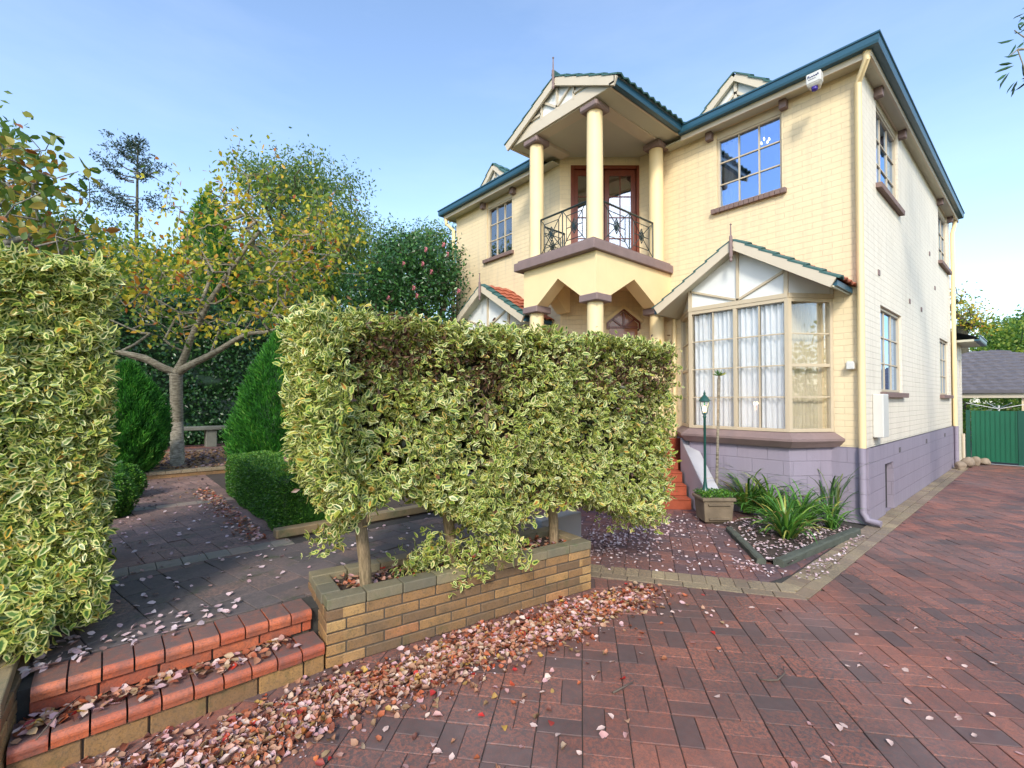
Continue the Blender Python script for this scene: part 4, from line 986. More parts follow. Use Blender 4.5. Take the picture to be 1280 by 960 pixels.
for p_, q_ in zip(st_, st_[1:]): m.beam((X_+p_[0], yk, Z_+p_[1]), (X_+q_[0], yk, Z_+q_[1]), .007, .003, up=(0, 1, 0))
m.beam((X_-.055, yk, Z_+.0), (X_+.03, yk, Z_+.0), .005, .003, up=(0, 1, 0)); m.build('logo', 'label_ink', al)
sp = thing('wall_sensor', (-.16, -.01, 2.0), 'tiny white sensor light on the cream wall right of the bay window', 'sensor')
m = MB(); m.box(-.20, -.12, -.03, -.001, 2.03, 2.11); m.build('base', 'box_white', sp, bevel=.004)
m = MB(); m.box(-.19, -.10, -.10, -.031, 2.0, 2.09); m.build('housing', 'box_white', sp, bevel=.008)

# entry stairs: diagonal flight
es = thing('entry_stairs', (-2.3, -1.0, 0), 'terracotta tiled entry stairs rising to the porch behind the hedge end', 'stairs')
sd_ = Vector((.70, -.714)); sn = Vector((-.714, -.70)); S0 = Vector((-1.89, -.95)); RI = .16; TR = .23; Wd = 1.25
m = MB(); mt = MB()
for i in range(6):
    f = S0-sd_*(TR*i); bck = S0-sd_*(TR*6+.1); q = [f, f+sn*Wd, bck+sn*Wd, bck]
    m.prism([(p.x, p.y) for p in q], 0 if i == 0 else RI*i+.0005, RI*(i+1)-.02)
    k = 6; 
    for j in range(k):
        a = f+sn*(Wd*j/k+.003)+sd_*.012; b_ = f+sn*(Wd*(j+1)/k-.003)+sd_*.012; c = b_-sd_*(TR+.01); d = a-sd_*(TR+.01)
        mt.prism([(p.x, p.y) for p in (a, b_, c, d)], RI*(i+1)-.0195, RI*(i+1))
m.build('risers', 'terracotta_step', es, bevel=.004); mt.build('treads', 'terracotta_step', es, bevel=.004)
m = MB(); m.prism([(-4.38, -2.1), (-3.3, -2.1), (-2.7, -1.45), (-2.55, -.05), (-3.3, -.03), (-4.33, -1.16)], 0, .955); tag(m.build('porch_floor', 'terracotta_step'), kind='structure')
rw = thing('stair_wall', (-1.7, -.8, 0), 'sloping grey rendered side wall of the entry stairs running down to the trough', 'wall')
T0 = Vector((-1.30, -1.36)); T1 = Vector((-2.28, -.36)); tw = Vector((.07, .07))
m = MB(); P_ = [(T0-tw, .0), (T0+tw, .0), (T1+tw, .0), (T1-tw, .0)]
vs = [(p.x, p.y, 0) for p, _ in P_]+[((T0-tw).x, (T0-tw).y, .27), ((T0+tw).x, (T0+tw).y, .27), ((T1+tw).x, (T1+tw).y, 1.0), ((T1-tw).x, (T1-tw).y, 1.0)]
m.hexa(vs); m.build('ramp_wall', 'grey_render', rw, bevel=.01)
# rear extension
m = MB(); wall(m, (.06, 7.96), (.06, 9.3), 0, 3.0, [(.85, 1.12, 1.9, 2.6)], .1); wall(m, (.06, 9.3), (-4, 9.3), 0, 3.0, [], .1); ex = m.build_raw('rear_extension', 'cream_brick_lit', HS)
m = MB(); m.box(-4.2, .40, 7.97, 9.65, 2.98, 3.03); m.build('extension_soffit', 'soffit', ex)
m = MB(); path_strip(m, [(.5, 7.97), (.5, 9.75), (-4, 9.75)], [(x, z-3.0) for x, z in gprof]); m.build('extension_gutter', 'gutter_blue', ex)
m = MB(); m.add([(.42, 7.97, 3.1), (.42, 9.68, 3.1), (-1.5, 8.9, 3.85), (-1.5, 7.97, 3.85), (-4, 9.68, 3.1)], [(0, 1, 2, 3), (1, 4, 2)]); m.build('extension_roof', 'roof_tile_grey', ex)
m = MB(); m.box(.02, .035, 8.81, 9.08, 1.9, 2.6); m.build('extension_window', 'dark_room', ex)
m = MB(); m.tube([(.10, 9.0, .03), (.10, 9.0, .75)], .03, 8); m.build('extension_pipe', 'cream_trim', ex)

# chandelier glimpsed through the upper window
ch = thing('chandelier', (-1.35, .3, 5.2), 'small lit chandelier glowing behind the upper right front window', 'chandelier')
m = MB()
cpt = gy(.3, 957, 178)
for k in range(5):
    a = k*2*math.pi/5; m.lathe([(.003, cpt.z-.02), (.014, cpt.z), (.003, cpt.z+.03)], (cpt.x+.07*math.cos(a), .25+.07*math.sin(a)), 8)
m.build('bulbs', 'bulb_small', ch)
m = MB(); m.tube([(cpt.x, .25, cpt.z-.04), (cpt.x, .25, cpt.z+.3)], .006, 6)
for k in range(5):
    a = k*2*math.pi/5; m.tube([(cpt.x, .25, cpt.z-.04), (cpt.x+.07*math.cos(a), .25+.07*math.sin(a), cpt.z-.02)], .004, 5)
m.build('arms', 'steel', ch)

exec_marker = 0
# ================================================================== FRONT BED
sheet('flower_bed', [[(-1.15, -1.45), (-.30, -2.52), (-.10, -2.45), (-.02, -.4), (-1.0, -.6)]], .035, 'mulch')
rs = RS(51)
def sleeper(p, q, wd, h, lab, grp='dark timber edging sleepers'):
    m = MB(); a = Vector(p); b_ = Vector(q); n = 14; d = b_-a; L = d.length; d /= L; nn = Vector((d.y, -d.x))
    for i in range(n):
        s0, s1 = L*i/n, L*(i+1)/n
    vs = []; fs = []
    for i in range(n+1):
        c = a+d*(L*i/n); j = rs.normal(size=6)*.003
        vs += [(c.x-nn.x*(wd/2+j[0]), c.y-nn.y*(wd/2+j[0]), .0), (c.x+nn.x*(wd/2+j[1]), c.y+nn.y*(wd/2+j[1]), 0), (c.x+nn.x*(wd/2+j[2]), c.y+nn.y*(wd/2+j[2]), h-.012+j[4]), (c.x+nn.x*(wd/2-.015), c.y+nn.y*(wd/2-.015), h+j[4]), (c.x-nn.x*(wd/2-.015), c.y-nn.y*(wd/2-.015), h+j[5]), (c.x-nn.x*(wd/2+j[3]), c.y-nn.y*(wd/2+j[3]), h-.012+j[5])]
    fs = [(i*6+k, i*6+(k+1) % 6, (i+1)*6+(k+1) % 6, (i+1)*6+k) for i in range(n) for k in range(6)]+[tuple(range(6)), tuple(n*6+k for k in range(6))]
    m.add(vs, fs); return tag(m.build('timber_edging', 'timber_edge'), lab, 'garden edging', grp)
sleeper((-1.02, -1.66), (-.30, -2.58), .08, .06, 'dark timber edging sleeper on the path side of the flower bed')
sleeper((-.17, -2.52), (.02, -.62), .095, .075, 'dark timber edging sleeper on the driveway side of the flower bed')

def strap_plant(name, c, n, L, wd, mat, label, group, rs, spread=1.0, droop=1.0, up=.6):
    V = []; F = []; Tn = []
    for k in range(n):
        az = rs.uniform(0, 2*math.pi); l = L*rs.uniform(.55, 1.1); el = rs.uniform(up, 1.45); w_ = wd*rs.uniform(.7, 1.2); t1 = rs.rand()
        p = np.array([c[0]+rs.normal()*.03*spread, c[1]+rs.normal()*.03*spread, c[2]]); seg = 7; off = len(V)
        side = np.array([-math.sin(az), math.cos(az), 0])
        for i in range(seg+1):
            t = i/seg; ww = w_*(.55+.9*t)*(1-t)**.6 if t > .3 else w_*(.6+.5*t)
            V += [p-side*ww/2, p+np.array([0, 0, -ww*.2]), p+side*ww/2]; Tn += [t1]*3
            e = el-droop*1.7*t*t; p = p+np.array([math.cos(az)*math.cos(e), math.sin(az)*math.cos(e), math.sin(e)])*l/seg
        for i in range(seg):
            a = off+i*3; F += [(a, a+1, a+4, a+3), (a+1, a+2, a+5, a+4)]
    m = MB(); m.v = [tuple(v) for v in V]; m.f = F; m.t = Tn
    o = m.build(name, mat, base=(c[0], c[1], c[2])); return tag(o, label, 'plant', group)
rs = RS(61)
SG = 'strap leaved plants in the front bed'
for (px, py, L, n, lab) in ((985, 672, .70, 110, 'arching bright green strap leaved clump nearest the corner of the timber edging'),
                            (962, 645, .78, 110, 'strap leaved clump just behind the front one, a little taller'),
                            (935, 640, .84, 110, 'upright strap leaved clump with yellow tips right beside the trough'),
                            (1003, 655, .66, 80, 'small strap leaved clump between the front clump and the mauve wall'),
                            (1022, 640, .68, 80, 'green strap clump against the mauve wall left of the tall dark clump'),
                            (950, 622, .80, 80, 'broad green strap clump close under the bay wall'),
                            (1040, 660, .52, 40, 'small green strap clump at the driveway sleeper')):
    p = gz(.04, px, py); strap_plant('strap_plant', (p.x, p.y, .04), n, L, .036, 'leaf_strap', lab, SG, rs)
p = gz(.04, 915, 640); strap_plant('strap_plant', (p.x+.12, p.y+.35, .04), 40, .80, .028, 'leaf_dark_strap', 'dark spiky clump against the bay wall behind the trough', SG, rs, up=.9)
p = gz(.04, 1044, 652); strap_plant('strap_plant', (p.x-.05, p.y+.1, .04), 22, 1.05, .028, 'leaf_dark_strap', 'tall dark arching clump in front of the corner downpipe', SG, rs, up=1.15, droop=.9)
# trough
TC = Vector((-1.36, -1.36, 0)); ta = math.atan2(.755, .656)
tr = thing('stone_trough', TC, 'square weathered stone trough planter at the foot of the stair wall', 'planter', rz=0)
def rq(hx, hy): 
    return [(TC.x+x*math.cos(ta)-y*math.sin(ta), TC.y+x*math.sin(ta)+y*math.cos(ta)) for x, y in ((-hx, -hy), (hx, -hy), (hx, hy), (-hx, hy))]
m = MB(); a, b_ = rq(.175, .15), rq(.205, .175)
def loft(m, p, z0, q, z1): n = len(p); m.add([(x, y, z0) for x, y in p]+[(x, y, z1) for x, y in q], [tuple(range(n))[::-1], tuple(range(n, 2*n))]+[(i, (i+1) % n, n+(i+1) % n, n+i) for i in range(n)])
loft(m, rq(.175, .15), .03, rq(.195, .165), .30); loft(m, rq(.215, .185), .3005, rq(.215, .185), .345); m.build('body', 'trough', tr, bevel=.012, seg=2)
m = MB()
for z0, z1, x0, x1 in ((.07, .085, -.13, .13), (.25, .265, -.14, .14)):
    c_ = [(TC.x+x*math.cos(ta)-y*math.sin(ta), TC.y+x*math.sin(ta)+y*math.cos(ta)) for x, y in ((x0, -.185), (x1, -.185), (x1, -.14), (x0, -.14))]; m.prism(c_, z0, z1)
m.build('moulding', 'trough', tr)
m = MB(); loft(m, rq(.13, .10), 0, rq(.13, .10), .0295); m.build('foot', 'trough', tr)
rs = RS(65); n = 1500; q = np.array([(rs.uniform(-.2, .2), rs.uniform(-.17, .17)) for _ in range(n)])
P_ = np.stack([TC.x+q[:, 0]*math.cos(ta)-q[:, 1]*math.sin(ta), TC.y+q[:, 0]*math.sin(ta)+q[:, 1]*math.cos(ta), .345+rs.rand(n)*.06], 1)
tag(leaves('ground_cover_plant', P_, rdir(rs, n)+[0, 0, .5], rdir(rs, n)+[0, 0, 1], .022, .014, 'leaf_box', rs=rs), 'bright green creeping plant filling the stone trough', 'plant')
# lamp post
lb = gz(.36, 884, 612); LX, LY = TC.x-.115, TC.y-.0
lp_ = thing('garden_lamp', (LX, LY, .35), 'dark green garden lamp post with lit lantern standing in the trough', 'lamp')
m = MB(); m.lathe([(.062, .345), (.06, .37), (.045, .40), (.03, .44), (.022, .50), (.017, .56), (.016, 1.36), (.022, 1.37), (.022, 1.385), (.014, 1.395), (.03, 1.42)], (LX, LY), 14); m.build('post', 'post_green', lp_, smooth=True)
m = MB()
for k in range(6):
    a = k*math.pi/3; b1 = a; m.tube([(LX+.033*math.cos(a), LY+.033*math.sin(a), 1.42), (LX+.06*math.cos(a), LY+.06*math.sin(a), 1.57)], .004, 5)
m.lathe([(.035, 1.415), (.036, 1.425)], (LX, LY), 6); m.lathe([(.064, 1.57), (.066, 1.58)], (LX, LY), 6); m.build('lantern_frame', 'post_green', lp_)
m = MB(); m.lathe([(.078, 1.582), (.07, 1.595), (.05, 1.63), (.028, 1.655), (.014, 1.668), (.017, 1.69), (.006, 1.71), (.003, 1.73)], (LX, LY), 12); m.build('lantern_cap', 'post_green', lp_)
m = MB(); m.lathe([(.008, 1.44), (.02, 1.46), (.022, 1.49), (.008, 1.52)], (LX, LY), 10); m.build('light_bulb', 'bulb', lp_, smooth=True)
pl_ = bpy.data.lights.new('lantern_light', 'POINT'); pl_.energy = 2.0; pl_.color = (1, .6, .28); pl_.shadow_soft_size = .03
po = bpy.data.objects.new('lantern_light', pl_); COL.objects.link(po); po.parent = lp_; po.location = (0, 0, 1.20)
# thin bare stem plant beside it
bp = at(6.48, 894, 617); bx, by = bp.x, bp.y
cp = thing('young_palm', (bx, by, .04), 'thin ringed bare stem with a tiny green tuft beside the lamp post', 'plant')
m = MB(); pts = [(bx, by, .04), (bx+.02, by+.01, .5), (bx+.03, by+.02, 1.0), (bx+.03, by+.05, 1.5), (bx+.035, by+.06, 1.88), (bx+.04, by+.06, 1.95)]; m.tube(pts, [.022, .02, .018, .019, .024, .015], 8); m.build('trunk', 'bark_cherry', cp, smooth=True)
rs = RS(66); n = 26; P_ = np.tile([[bx+.04, by+.06, 1.93]], (n, 1)); D_ = rdir(rs, n); D_[:, 2] = np.abs(D_[:, 2])*.6+.3; leaves('crown', P_, D_, rdir(rs, n), .11, .014, 'leaf_strap', cp, rs=rs)

# ================================================================== HEDGES
def hedge_leaves(rs, n_ros, sampler, L=.056, W=.025, per=7, jitter=.02):
    P, Nn = sampler(n_ros)              # twig tip and its outward direction
    P_ = np.repeat(P, per, 0); Ax = unit(np.repeat(unit(Nn+rs.normal(size=Nn.shape)*.45+[0, 0, .25]), per, 0)); n = len(P_)
    ref = rdir(rs, n); rad = unit(np.cross(Ax, ref)); t = rs.uniform(.15, 1.1, (n, 1))
    D_ = unit(rad+Ax*t); Nv = unit(Ax-rad*.6+rs.normal(size=(n, 3))*.25)
    P_ = P_+rs.normal(size=(n, 3))*jitter-Ax*rs.rand(n, 1)*.03
    Ls = L*np.clip(rs.normal(.88, .24, n), .35, 1.45); return P_, D_, Nv, Ls, Ls*(W/L)*rs.uniform(.8, 1.15, n)
hd = thing('variegated_hedge', (-1.35, -5.3, .36), 'big clipped hedge of cream edged leaves growing from the brick planter', 'hedge')
HX0, HX1, HY0, HY1 = -1.72, -1.02, -6.60, -3.18
def hcen(y): return -1.40+(y+5.35)*.10         # hedge line follows the planter
def hbot(y):
    t = (y-HY0)/(HY1-HY0); return np.interp(t, [0, .06, .18, .3, .42, .55, .7, .85, 1], [1.1, .84, 1.02, .80, .56, .74, .72, .50, .60])
def htop(y): return 2.10+.05*(y-HY0)/(HY1-HY0)
RSH = RS(71)
lump = RSH.normal(size=(60, 3)); lumpc = np.stack([RSH.uniform(HX0, HX1, 60), RSH.uniform(HY0, HY1, 60), RSH.uniform(.5, 2.2, 60)], 1)
def samp(n):
    rs = RSH; P = []; N = []
    w_ = np.array([3.5*1.6, 3.5*1.6*.55, 3.5*.75*1.5, .75*1.6, .75*1.6, 1.2])
    pick = rs.choice(6, n, p=w_/w_.sum())
    for k in pick:
        y = rs.uniform(HY0, HY1); zb = float(hbot(y)); zt = htop(y); hw = .36; cx = hcen(y)
        dep = abs(rs.normal())*.085
        if k == 0:
            z = zb+(zt-zb)*rs.rand()**.95; bul = .05*math.sin(y*3.1+z*2.2)+.04*math.sin(y*7.3-z*4.1)
            if rs.rand() < .6*max(0, math.sin(y*5.2+1.3)*math.sin(z*4.4+y*1.7)): continue
            P.append((cx+hw-dep*1.3+bul, y, z)); N.append((1, 0, .15))
        elif k == 1: z = rs.uniform(zb, zt); P.append((cx-hw+dep, y, z)); N.append((-1, 0, .15))
        elif k == 2:
            x = rs.uniform(-hw, hw)+cx; P.append((x, y, zt-dep*.8+.03*math.sin(y*6)+.02*math.sin(x*9+y*11))); N.append((0, 0, 1))
        elif k == 3: z = rs.uniform(.95, zt); x = cx+rs.uniform(-hw, hw); P.append((x, HY0+dep+.10*(1-min(1, (z-.9)/.8)), z)); N.append((0, -1, .15))
        elif k == 4: z = rs.uniform(.6, zt); x = cx+rs.uniform(-hw, hw); P.append((x, HY1-dep-.05*(z > 1.9), z)); N.append((0, 1, .15))
        else: P.append((cx+rs.uniform(-hw, hw), y, zb+abs(rs.normal())*.10)); N.append((rs.normal()*.5, rs.normal()*.5, -.6))
    P = np.array(P); lim = HY0+np.maximum(0, hcen(P[:, 1])-P[:, 0])*.5+np.maximum(0, 1.3-P[:, 2])*.6; P[:, 1] = np.maximum(P[:, 1], lim+np.abs(rs.normal(size=len(P)))*.04)
    return P, np.array(N, float)
P_, D_, Nv, Ls, Ws = hedge_leaves(RSH, 10800, samp)
# a few hanging sprays under the skirt of the hedge
sp_ = []
for (px, py, r_, k) in ((540, 690, .10, 60), (570, 715, .08, 40), (600, 690, .10, 50), (520, 710, .07, 30), (420, 665, .09, 40), (640, 690, .08, 30), (780, 640, .12, 60), (810, 645, .1, 60)):
    c = at(3.35 if px < 700 else 4.5, px, py); sp_.append(np.array(c)+RSH.normal(size=(k, 3))*r_*np.array([.8, 1, .6]))
SPC = np.vstack(sp_); n0 = len(SPC)
P2, D2, N2, L2, W2 = hedge_leaves(RSH, n0, lambda n: (SPC, RSH.normal(size=(n, 3))), per=5)
leaves('foliage', np.vstack([P_, P2]), np.vstack([D_, D2]), np.vstack([Nv, N2]), np.concatenate([Ls, L2]), np.concatenate([Ws, W2]), 'leaf_variegated', hd, rs=RSH)
n = 14000; y = RSH.uniform(HY0+.12, HY1-.12, n); zb = hbot(y)+.12; P_ = np.stack([hcen(y)+RSH.normal(size=n)*.13, y, zb+(2.0-zb)*RSH.rand(n)], 1)
cv = core_box(-.09, .09, HY0+.3, HY1-.3, 1.1, 1.9, RSH, .05); cvv = cv[0].copy(); cvv[:, 0] += hcen(cvv[:, 1])
nb = 2600; yb_ = RSH.uniform(HY0+.15, HY1-.1, nb); kx = RSH.rand(nb); PB = np.stack([hcen(yb_)+.36-.10*kx+.03*np.sin(yb_*9), yb_, 1.84+RSH.normal(size=nb)*.13+.05*np.sin(yb_*5)], 1)
leaves('old_leaves', PB, rdir(RSH, nb)+[.3, 0, .3], rdir(RSH, nb), .045, .016, 'leaf_bronze', hd, rs=RSH)
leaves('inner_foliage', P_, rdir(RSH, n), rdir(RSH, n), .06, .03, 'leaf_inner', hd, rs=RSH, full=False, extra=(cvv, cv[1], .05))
tips = []
for k, (px, py, d) in enumerate(((470, 733, 0), (553, 690, 0), (643, 678, 0), (700, 668, 0))):
    y0 = (-6.10, -5.42, -4.86, -4.45)[k]; x0 = hcen(y0)+(.06, -.02, 0, .02)[k]
    att = np.stack([hcen(y0)+RSH.uniform(-.2, .24, 60), np.maximum(HY0+.3, y0+RSH.uniform(-.6, .6, 60)), RSH.uniform(1.0, 2.05, 60)], 1)
    A, B, ra, rb, tp, _, _ = skeleton([(x0, y0, .34), (x0+.015, y0-.02, .55), (x0-.01, y0-.04, .80), (x0, y0-.03, 1.05)], att, RSH, .12, .0055, .042, .12, lift=.3)
    limbs('trunk', A, B, ra, rb, 'bark_hedge', hd, 8)

# left hedge, close to the camera
h2 = thing('variegated_hedge', (-2.6, -7.9, .3), 'tall cream edged hedge cut off by the left side of the frame', 'hedge')
R2 = RS(73)
def samp2(n):
    P = []; N = []; rs = R2
    for k in rs.choice(4, n, p=[.40, .36, .20, .04]):
        dep = abs(rs.normal())*.06; zt = 2.36
        if k == 0: y = rs.uniform(-8.35, -7.42); z = .42+(zt-.42)*rs.rand(); bul = .06*math.sin(y*6+z*3); P.append((-1.95-dep+bul+.12*(z < .7), y-(.0), z)); N.append((1, 0, .15))
        elif k == 1: x = rs.uniform(-3.7, -1.95); z = .38+(zt+(-1.95-x)*.08-.38)*rs.rand(); P.append((x, -7.44-dep+.035*math.sin(x*5+z*4), z)); N.append((0, 1, .15))
        elif k == 2: x = rs.uniform(-3.7, -1.95); y = rs.uniform(-8.6, -7.42); P.append((x, y, zt+(-1.95-x)*.08-dep*.8+.03*math.sin(x*7+y*5))); N.append((0, 0, 1))
        else: P.append((-1.75+rs.normal()*.09, rs.uniform(-8.1, -7.62), .42+abs(rs.normal())*.10)); N.append((1, 0, -.2))
    return np.array(P), np.array(N, float)
P_, D_, Nv, Ls, Ws = hedge_leaves(R2, 6900, samp2, L=.063, W=.028)
leaves('foliage', P_, D_, Nv, Ls, Ws, 'leaf_variegated', h2, rs=R2)
n = 6000; P_ = np.stack([R2.uniform(-3.6, -2.05, n), R2.uniform(-8.4, -7.55, n), R2.uniform(.5, 2.25, n)], 1)
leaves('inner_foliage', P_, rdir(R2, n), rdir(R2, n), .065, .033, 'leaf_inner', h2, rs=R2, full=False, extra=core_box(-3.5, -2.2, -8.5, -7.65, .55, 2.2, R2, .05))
for (x0, y0) in ((-2.15, -7.9), (-3.0, -7.9)):
    att = np.stack([np.minimum(x0+R2.uniform(-.5, .3, 40), -2.12), y0+R2.uniform(-.3, .22, 40), R2.uniform(.8, 2.2, 40)], 1)
    A, B, ra, rb, tp, _, _ = skeleton([(x0, y0, .28), (x0+.03, y0, .5), (x0, y0+.02, .8)], att, R2, .14, .005, .035, .12); limbs('trunk', A, B, ra, rb, 'bark_hedge', h2, 8)

# ================================================================== GARDEN SHRUBS
def shell_fol(name, parent, rs, n, prof, c, mat, L, W, up=.6, sx=1, sy=1, dep=.04, core=.8, sweep=0):
    "round clipped shape from a lathe profile [(r,z)...]"
    r_ = np.array([p[0] for p in prof]); z_ = np.array([p[1] for p in prof]); seg = np.hypot(np.diff(r_), np.diff(z_))*(r_[:-1]+r_[1:]+.02); cum = np.concatenate([[0], np.cumsum(seg)]); u = rs.rand(n)*cum[-1]
    s = np.interp(u, cum, np.arange(len(prof))); rr = np.interp(s, np.arange(len(prof)), r_); zz = np.interp(s, np.arange(len(prof)), z_); th = rs.uniform(0, 2*math.pi, n)
    rr = rr*(1+.05*np.sin(th*5+zz*6)+.06*np.sin(th*11-zz*13)+.06*np.sin(th*17+zz*23)*np.sin(zz*31+th*3))-np.abs(rs.normal(size=n))*dep
    O = np.stack([np.cos(th), np.sin(th), np.zeros(n)], 1); P = np.stack([c[0]+rr*np.cos(th)*sx, c[1]+rr*np.sin(th)*sy, zz+c[2]], 1)
    D_ = unit(O*.8+[0, 0, up]+rs.normal(size=(n, 3))*.35); N_ = unit(np.cross(D_, rdir(rs, n)))
    t1 = np.clip(rs.rand(n)*.75+.25*(np.sin(th*7+zz*9)*.5+.5), 0, 1)
    ev = core_lathe((c[0], c[1]), [(max(p[0]*core, .01), p[1]*.97+c[2]+.02) for p in prof], rs, .02, 16)
    return leaves(name, P, D_, N_, L*rs.uniform(.6, 1.3, n), W, mat, parent, full=False, t1=t1, rs=rs, extra=ev)
cR = at(7.5, 352, 580); cL = at(7.6, 158, 590)
for c, s, lab, sd0 in ((cR, 1.0, 'tall bright green cone shaped conifer behind the clipped box hedge', 81), (cL, 1.0, 'bright green rounded conifer beside the left variegated hedge', 82)):
    t = thing('conifer_shrub', (c.x, c.y, TZ), lab, 'conifer', 'garden conifers')
    pf = [(.45, .05), (.62, .25), (.71, .6), (.67, 1.0), (.52, 1.5), (.32, 1.95), (.11, 2.35), (.0, 2.45)] if sd0 == 81 else [(.2, .05), (.40, .25), (.52, .6), (.54, .9), (.46, 1.25), (.28, 1.6), (.08, 1.85), (0, 1.9)]
    shell_fol('foliage', t, RS(sd0), 34000, pf, (c.x, c.y, TZ), 'leaf_conifer', .085, .015, up=1.1, dep=.075, core=.72)
    m = MB(); m.tube([(c.x, c.y, TZ-.02), (c.x, c.y, TZ+.5)], [.05, .04], 8); m.build('trunk', 'bark_dark', t)
# box hedge
def boxhedge(x0, x1, y0, y1, z0, z1, n, lab, seed, rnd=.06):
    rs = RS(seed); t = thing('box_hedge', ((x0+x1)/2, (y0+y1)/2, z0), lab, 'hedge', 'low clipped green hedges')
    a = np.array([(x1-x0)*(y1-y0), (x1-x0)*(z1-z0)*2, (y1-y0)*(z1-z0)*2]); k = rs.choice(3, n, p=a/a.sum()); q = rs.rand(n, 3); sgn = rs.rand(n) < .5
    X_ = x0+(x1-x0)*q[:, 0]; Y_ = y0+(y1-y0)*q[:, 1]; Z_ = z0+(z1-z0)*q[:, 2]; O = np.zeros((n, 3)); dp = np.abs(rs.normal(size=n))*.018
    Z_ = np.where(k == 0, z1-dp, Z_); O[k == 0, 2] = 1
    Y_ = np.where(k == 1, np.where(sgn, y0+dp, y1-dp), Y_); O[k == 1, 1] = np.where(sgn[k == 1], -1, 1)
    X_ = np.where(k == 2, np.where(sgn, x0+dp, x1-dp), X_); O[k == 2, 0] = np.where(sgn[k == 2], -1, 1)
    P = np.stack([X_, Y_, Z_], 1); C_ = np.array([(x0+x1)/2, (y0+y1)/2, (z0+z1)/2])
    hx, hy, hz = (x1-x0)/2, (y1-y0)/2, (z1-z0)/2; q_ = (P-C_)/[hx, hy, hz]
    # round the arrises and swell the faces a little
    lim = np.array([hx, hy, hz])-rnd; inner = np.clip(P-C_, -lim, lim); dv = P-C_-inner; ln = np.linalg.norm(dv, axis=1, keepdims=True); dv = np.where(ln > rnd, dv/np.maximum(ln, 1e-6)*rnd, dv); P = C_+inner+dv
    P += O*(.015*np.sin(P[:, 0:1]*9+P[:, 2:3]*7)+.015*np.sin(P[:, 1:2]*11+P[:, 0:1]*4))
    D_ = unit(O+rs.normal(size=(n, 3))*.6+[0, 0, .3]); N_ = unit(O+rs.normal(size=(n, 3))*.6)
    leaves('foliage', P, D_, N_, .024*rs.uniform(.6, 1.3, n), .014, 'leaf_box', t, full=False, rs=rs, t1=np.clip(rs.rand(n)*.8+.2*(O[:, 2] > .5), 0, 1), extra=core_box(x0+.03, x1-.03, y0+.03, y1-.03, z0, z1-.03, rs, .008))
    return t
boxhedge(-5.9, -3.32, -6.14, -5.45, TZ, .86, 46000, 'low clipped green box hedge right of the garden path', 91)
# left balls
for (px, py, dd_, r_, lab, sd0) in ((132, 625, 5.2, .26, 'small rounded green shrub tucked under the left hedge, the nearer one', 93), (152, 605, 6.2, .24, 'small rounded dark shrub by the path just beyond the nearer one', 94)):
    c = at(dd_, px, py); t = thing('box_ball', (c.x, c.y, TZ), lab, 'shrub', 'rounded shrubs'); pf = [(r_*.7, .0), (r_, r_*.6), (r_*.95, r_*1.2), (r_*.6, r_*1.75), (0, r_*1.95)]
    shell_fol('foliage', t, RS(sd0), 9000, pf, (c.x, c.y, TZ), 'leaf_box', .025, .014, up=.2, dep=.015, core=.9)
# bed edging behind the planter
m = MB(); rs = RS(95); brickwall(m, (-3.17, -6.2), (-3.17, -3.9), TZ, 1, .09, .9, rs, th=.12); tag(m.build('stone_edging', 'cap_brick', bevel=.008), 'mossy stone edging strip in front of the clipped box hedge', 'garden edging')
# stone bench
bl, br_ = at(12.6, 190, 536), at(12.6, 276, 536)
BXx = -12.6; bn = thing('garden_bench', (BXx, -5.9, TZ+.1), 'dark stone bench slab against the tall green hedge behind the cherry tree', 'bench')
zt = .93
m = MB(); m.box(BXx-.22, BXx+.22, -7.15, -4.95, zt-.09, zt); m.build('seat', 'stone_bench', bn, bevel=.012)
for y in (-6.9, -5.35):
    m = MB(); m.box(BXx-.15, BXx+.15, y-.12, y+.12, TZ+.1, zt-.091); m.build('leg', 'stone_bench', bn, bevel=.015)

# tall ivy green hedge at the back of the garden
th_ = thing('tall_hedge', (-14.2, -6, TZ), 'tall dark glossy green hedge closing the garden behind the bench', 'hedge'); R4 = RS(97)
n = 30000; y = R4.uniform(-13, 1.0, n); zt = 4.35+.25*np.sin(y*1.7)+.15*np.sin(y*4.3); z = TZ+(zt-TZ)*R4.rand(n)**.9; x = -13.55-np.abs(R4.normal(size=n))*.14+.12*np.sin(y*2.3+z*1.9)+.07*np.sin(y*6+z*5)
P_ = np.stack([x, y, z], 1); k = R4.rand(n) < .1; P_[k, 0] = R4.uniform(-14.8, -13.5, k.sum()); P_[k, 2] = zt[k]+R4.normal(size=k.sum())*.06
D_ = unit(R4.normal(size=(n, 3))*.7+[.3, 0, -.5]); N_ = unit(R4.normal(size=(n, 3))*.5+[1, 0, .5])
leaves('foliage', P_, D_, N_, .11*R4.uniform(.6, 1.3, n), .065, 'leaf_ivy', th_, full=False, rs=R4, extra=core_box(-14.8, -13.8, -13, 1.0, TZ, 4.25, R4, .06))

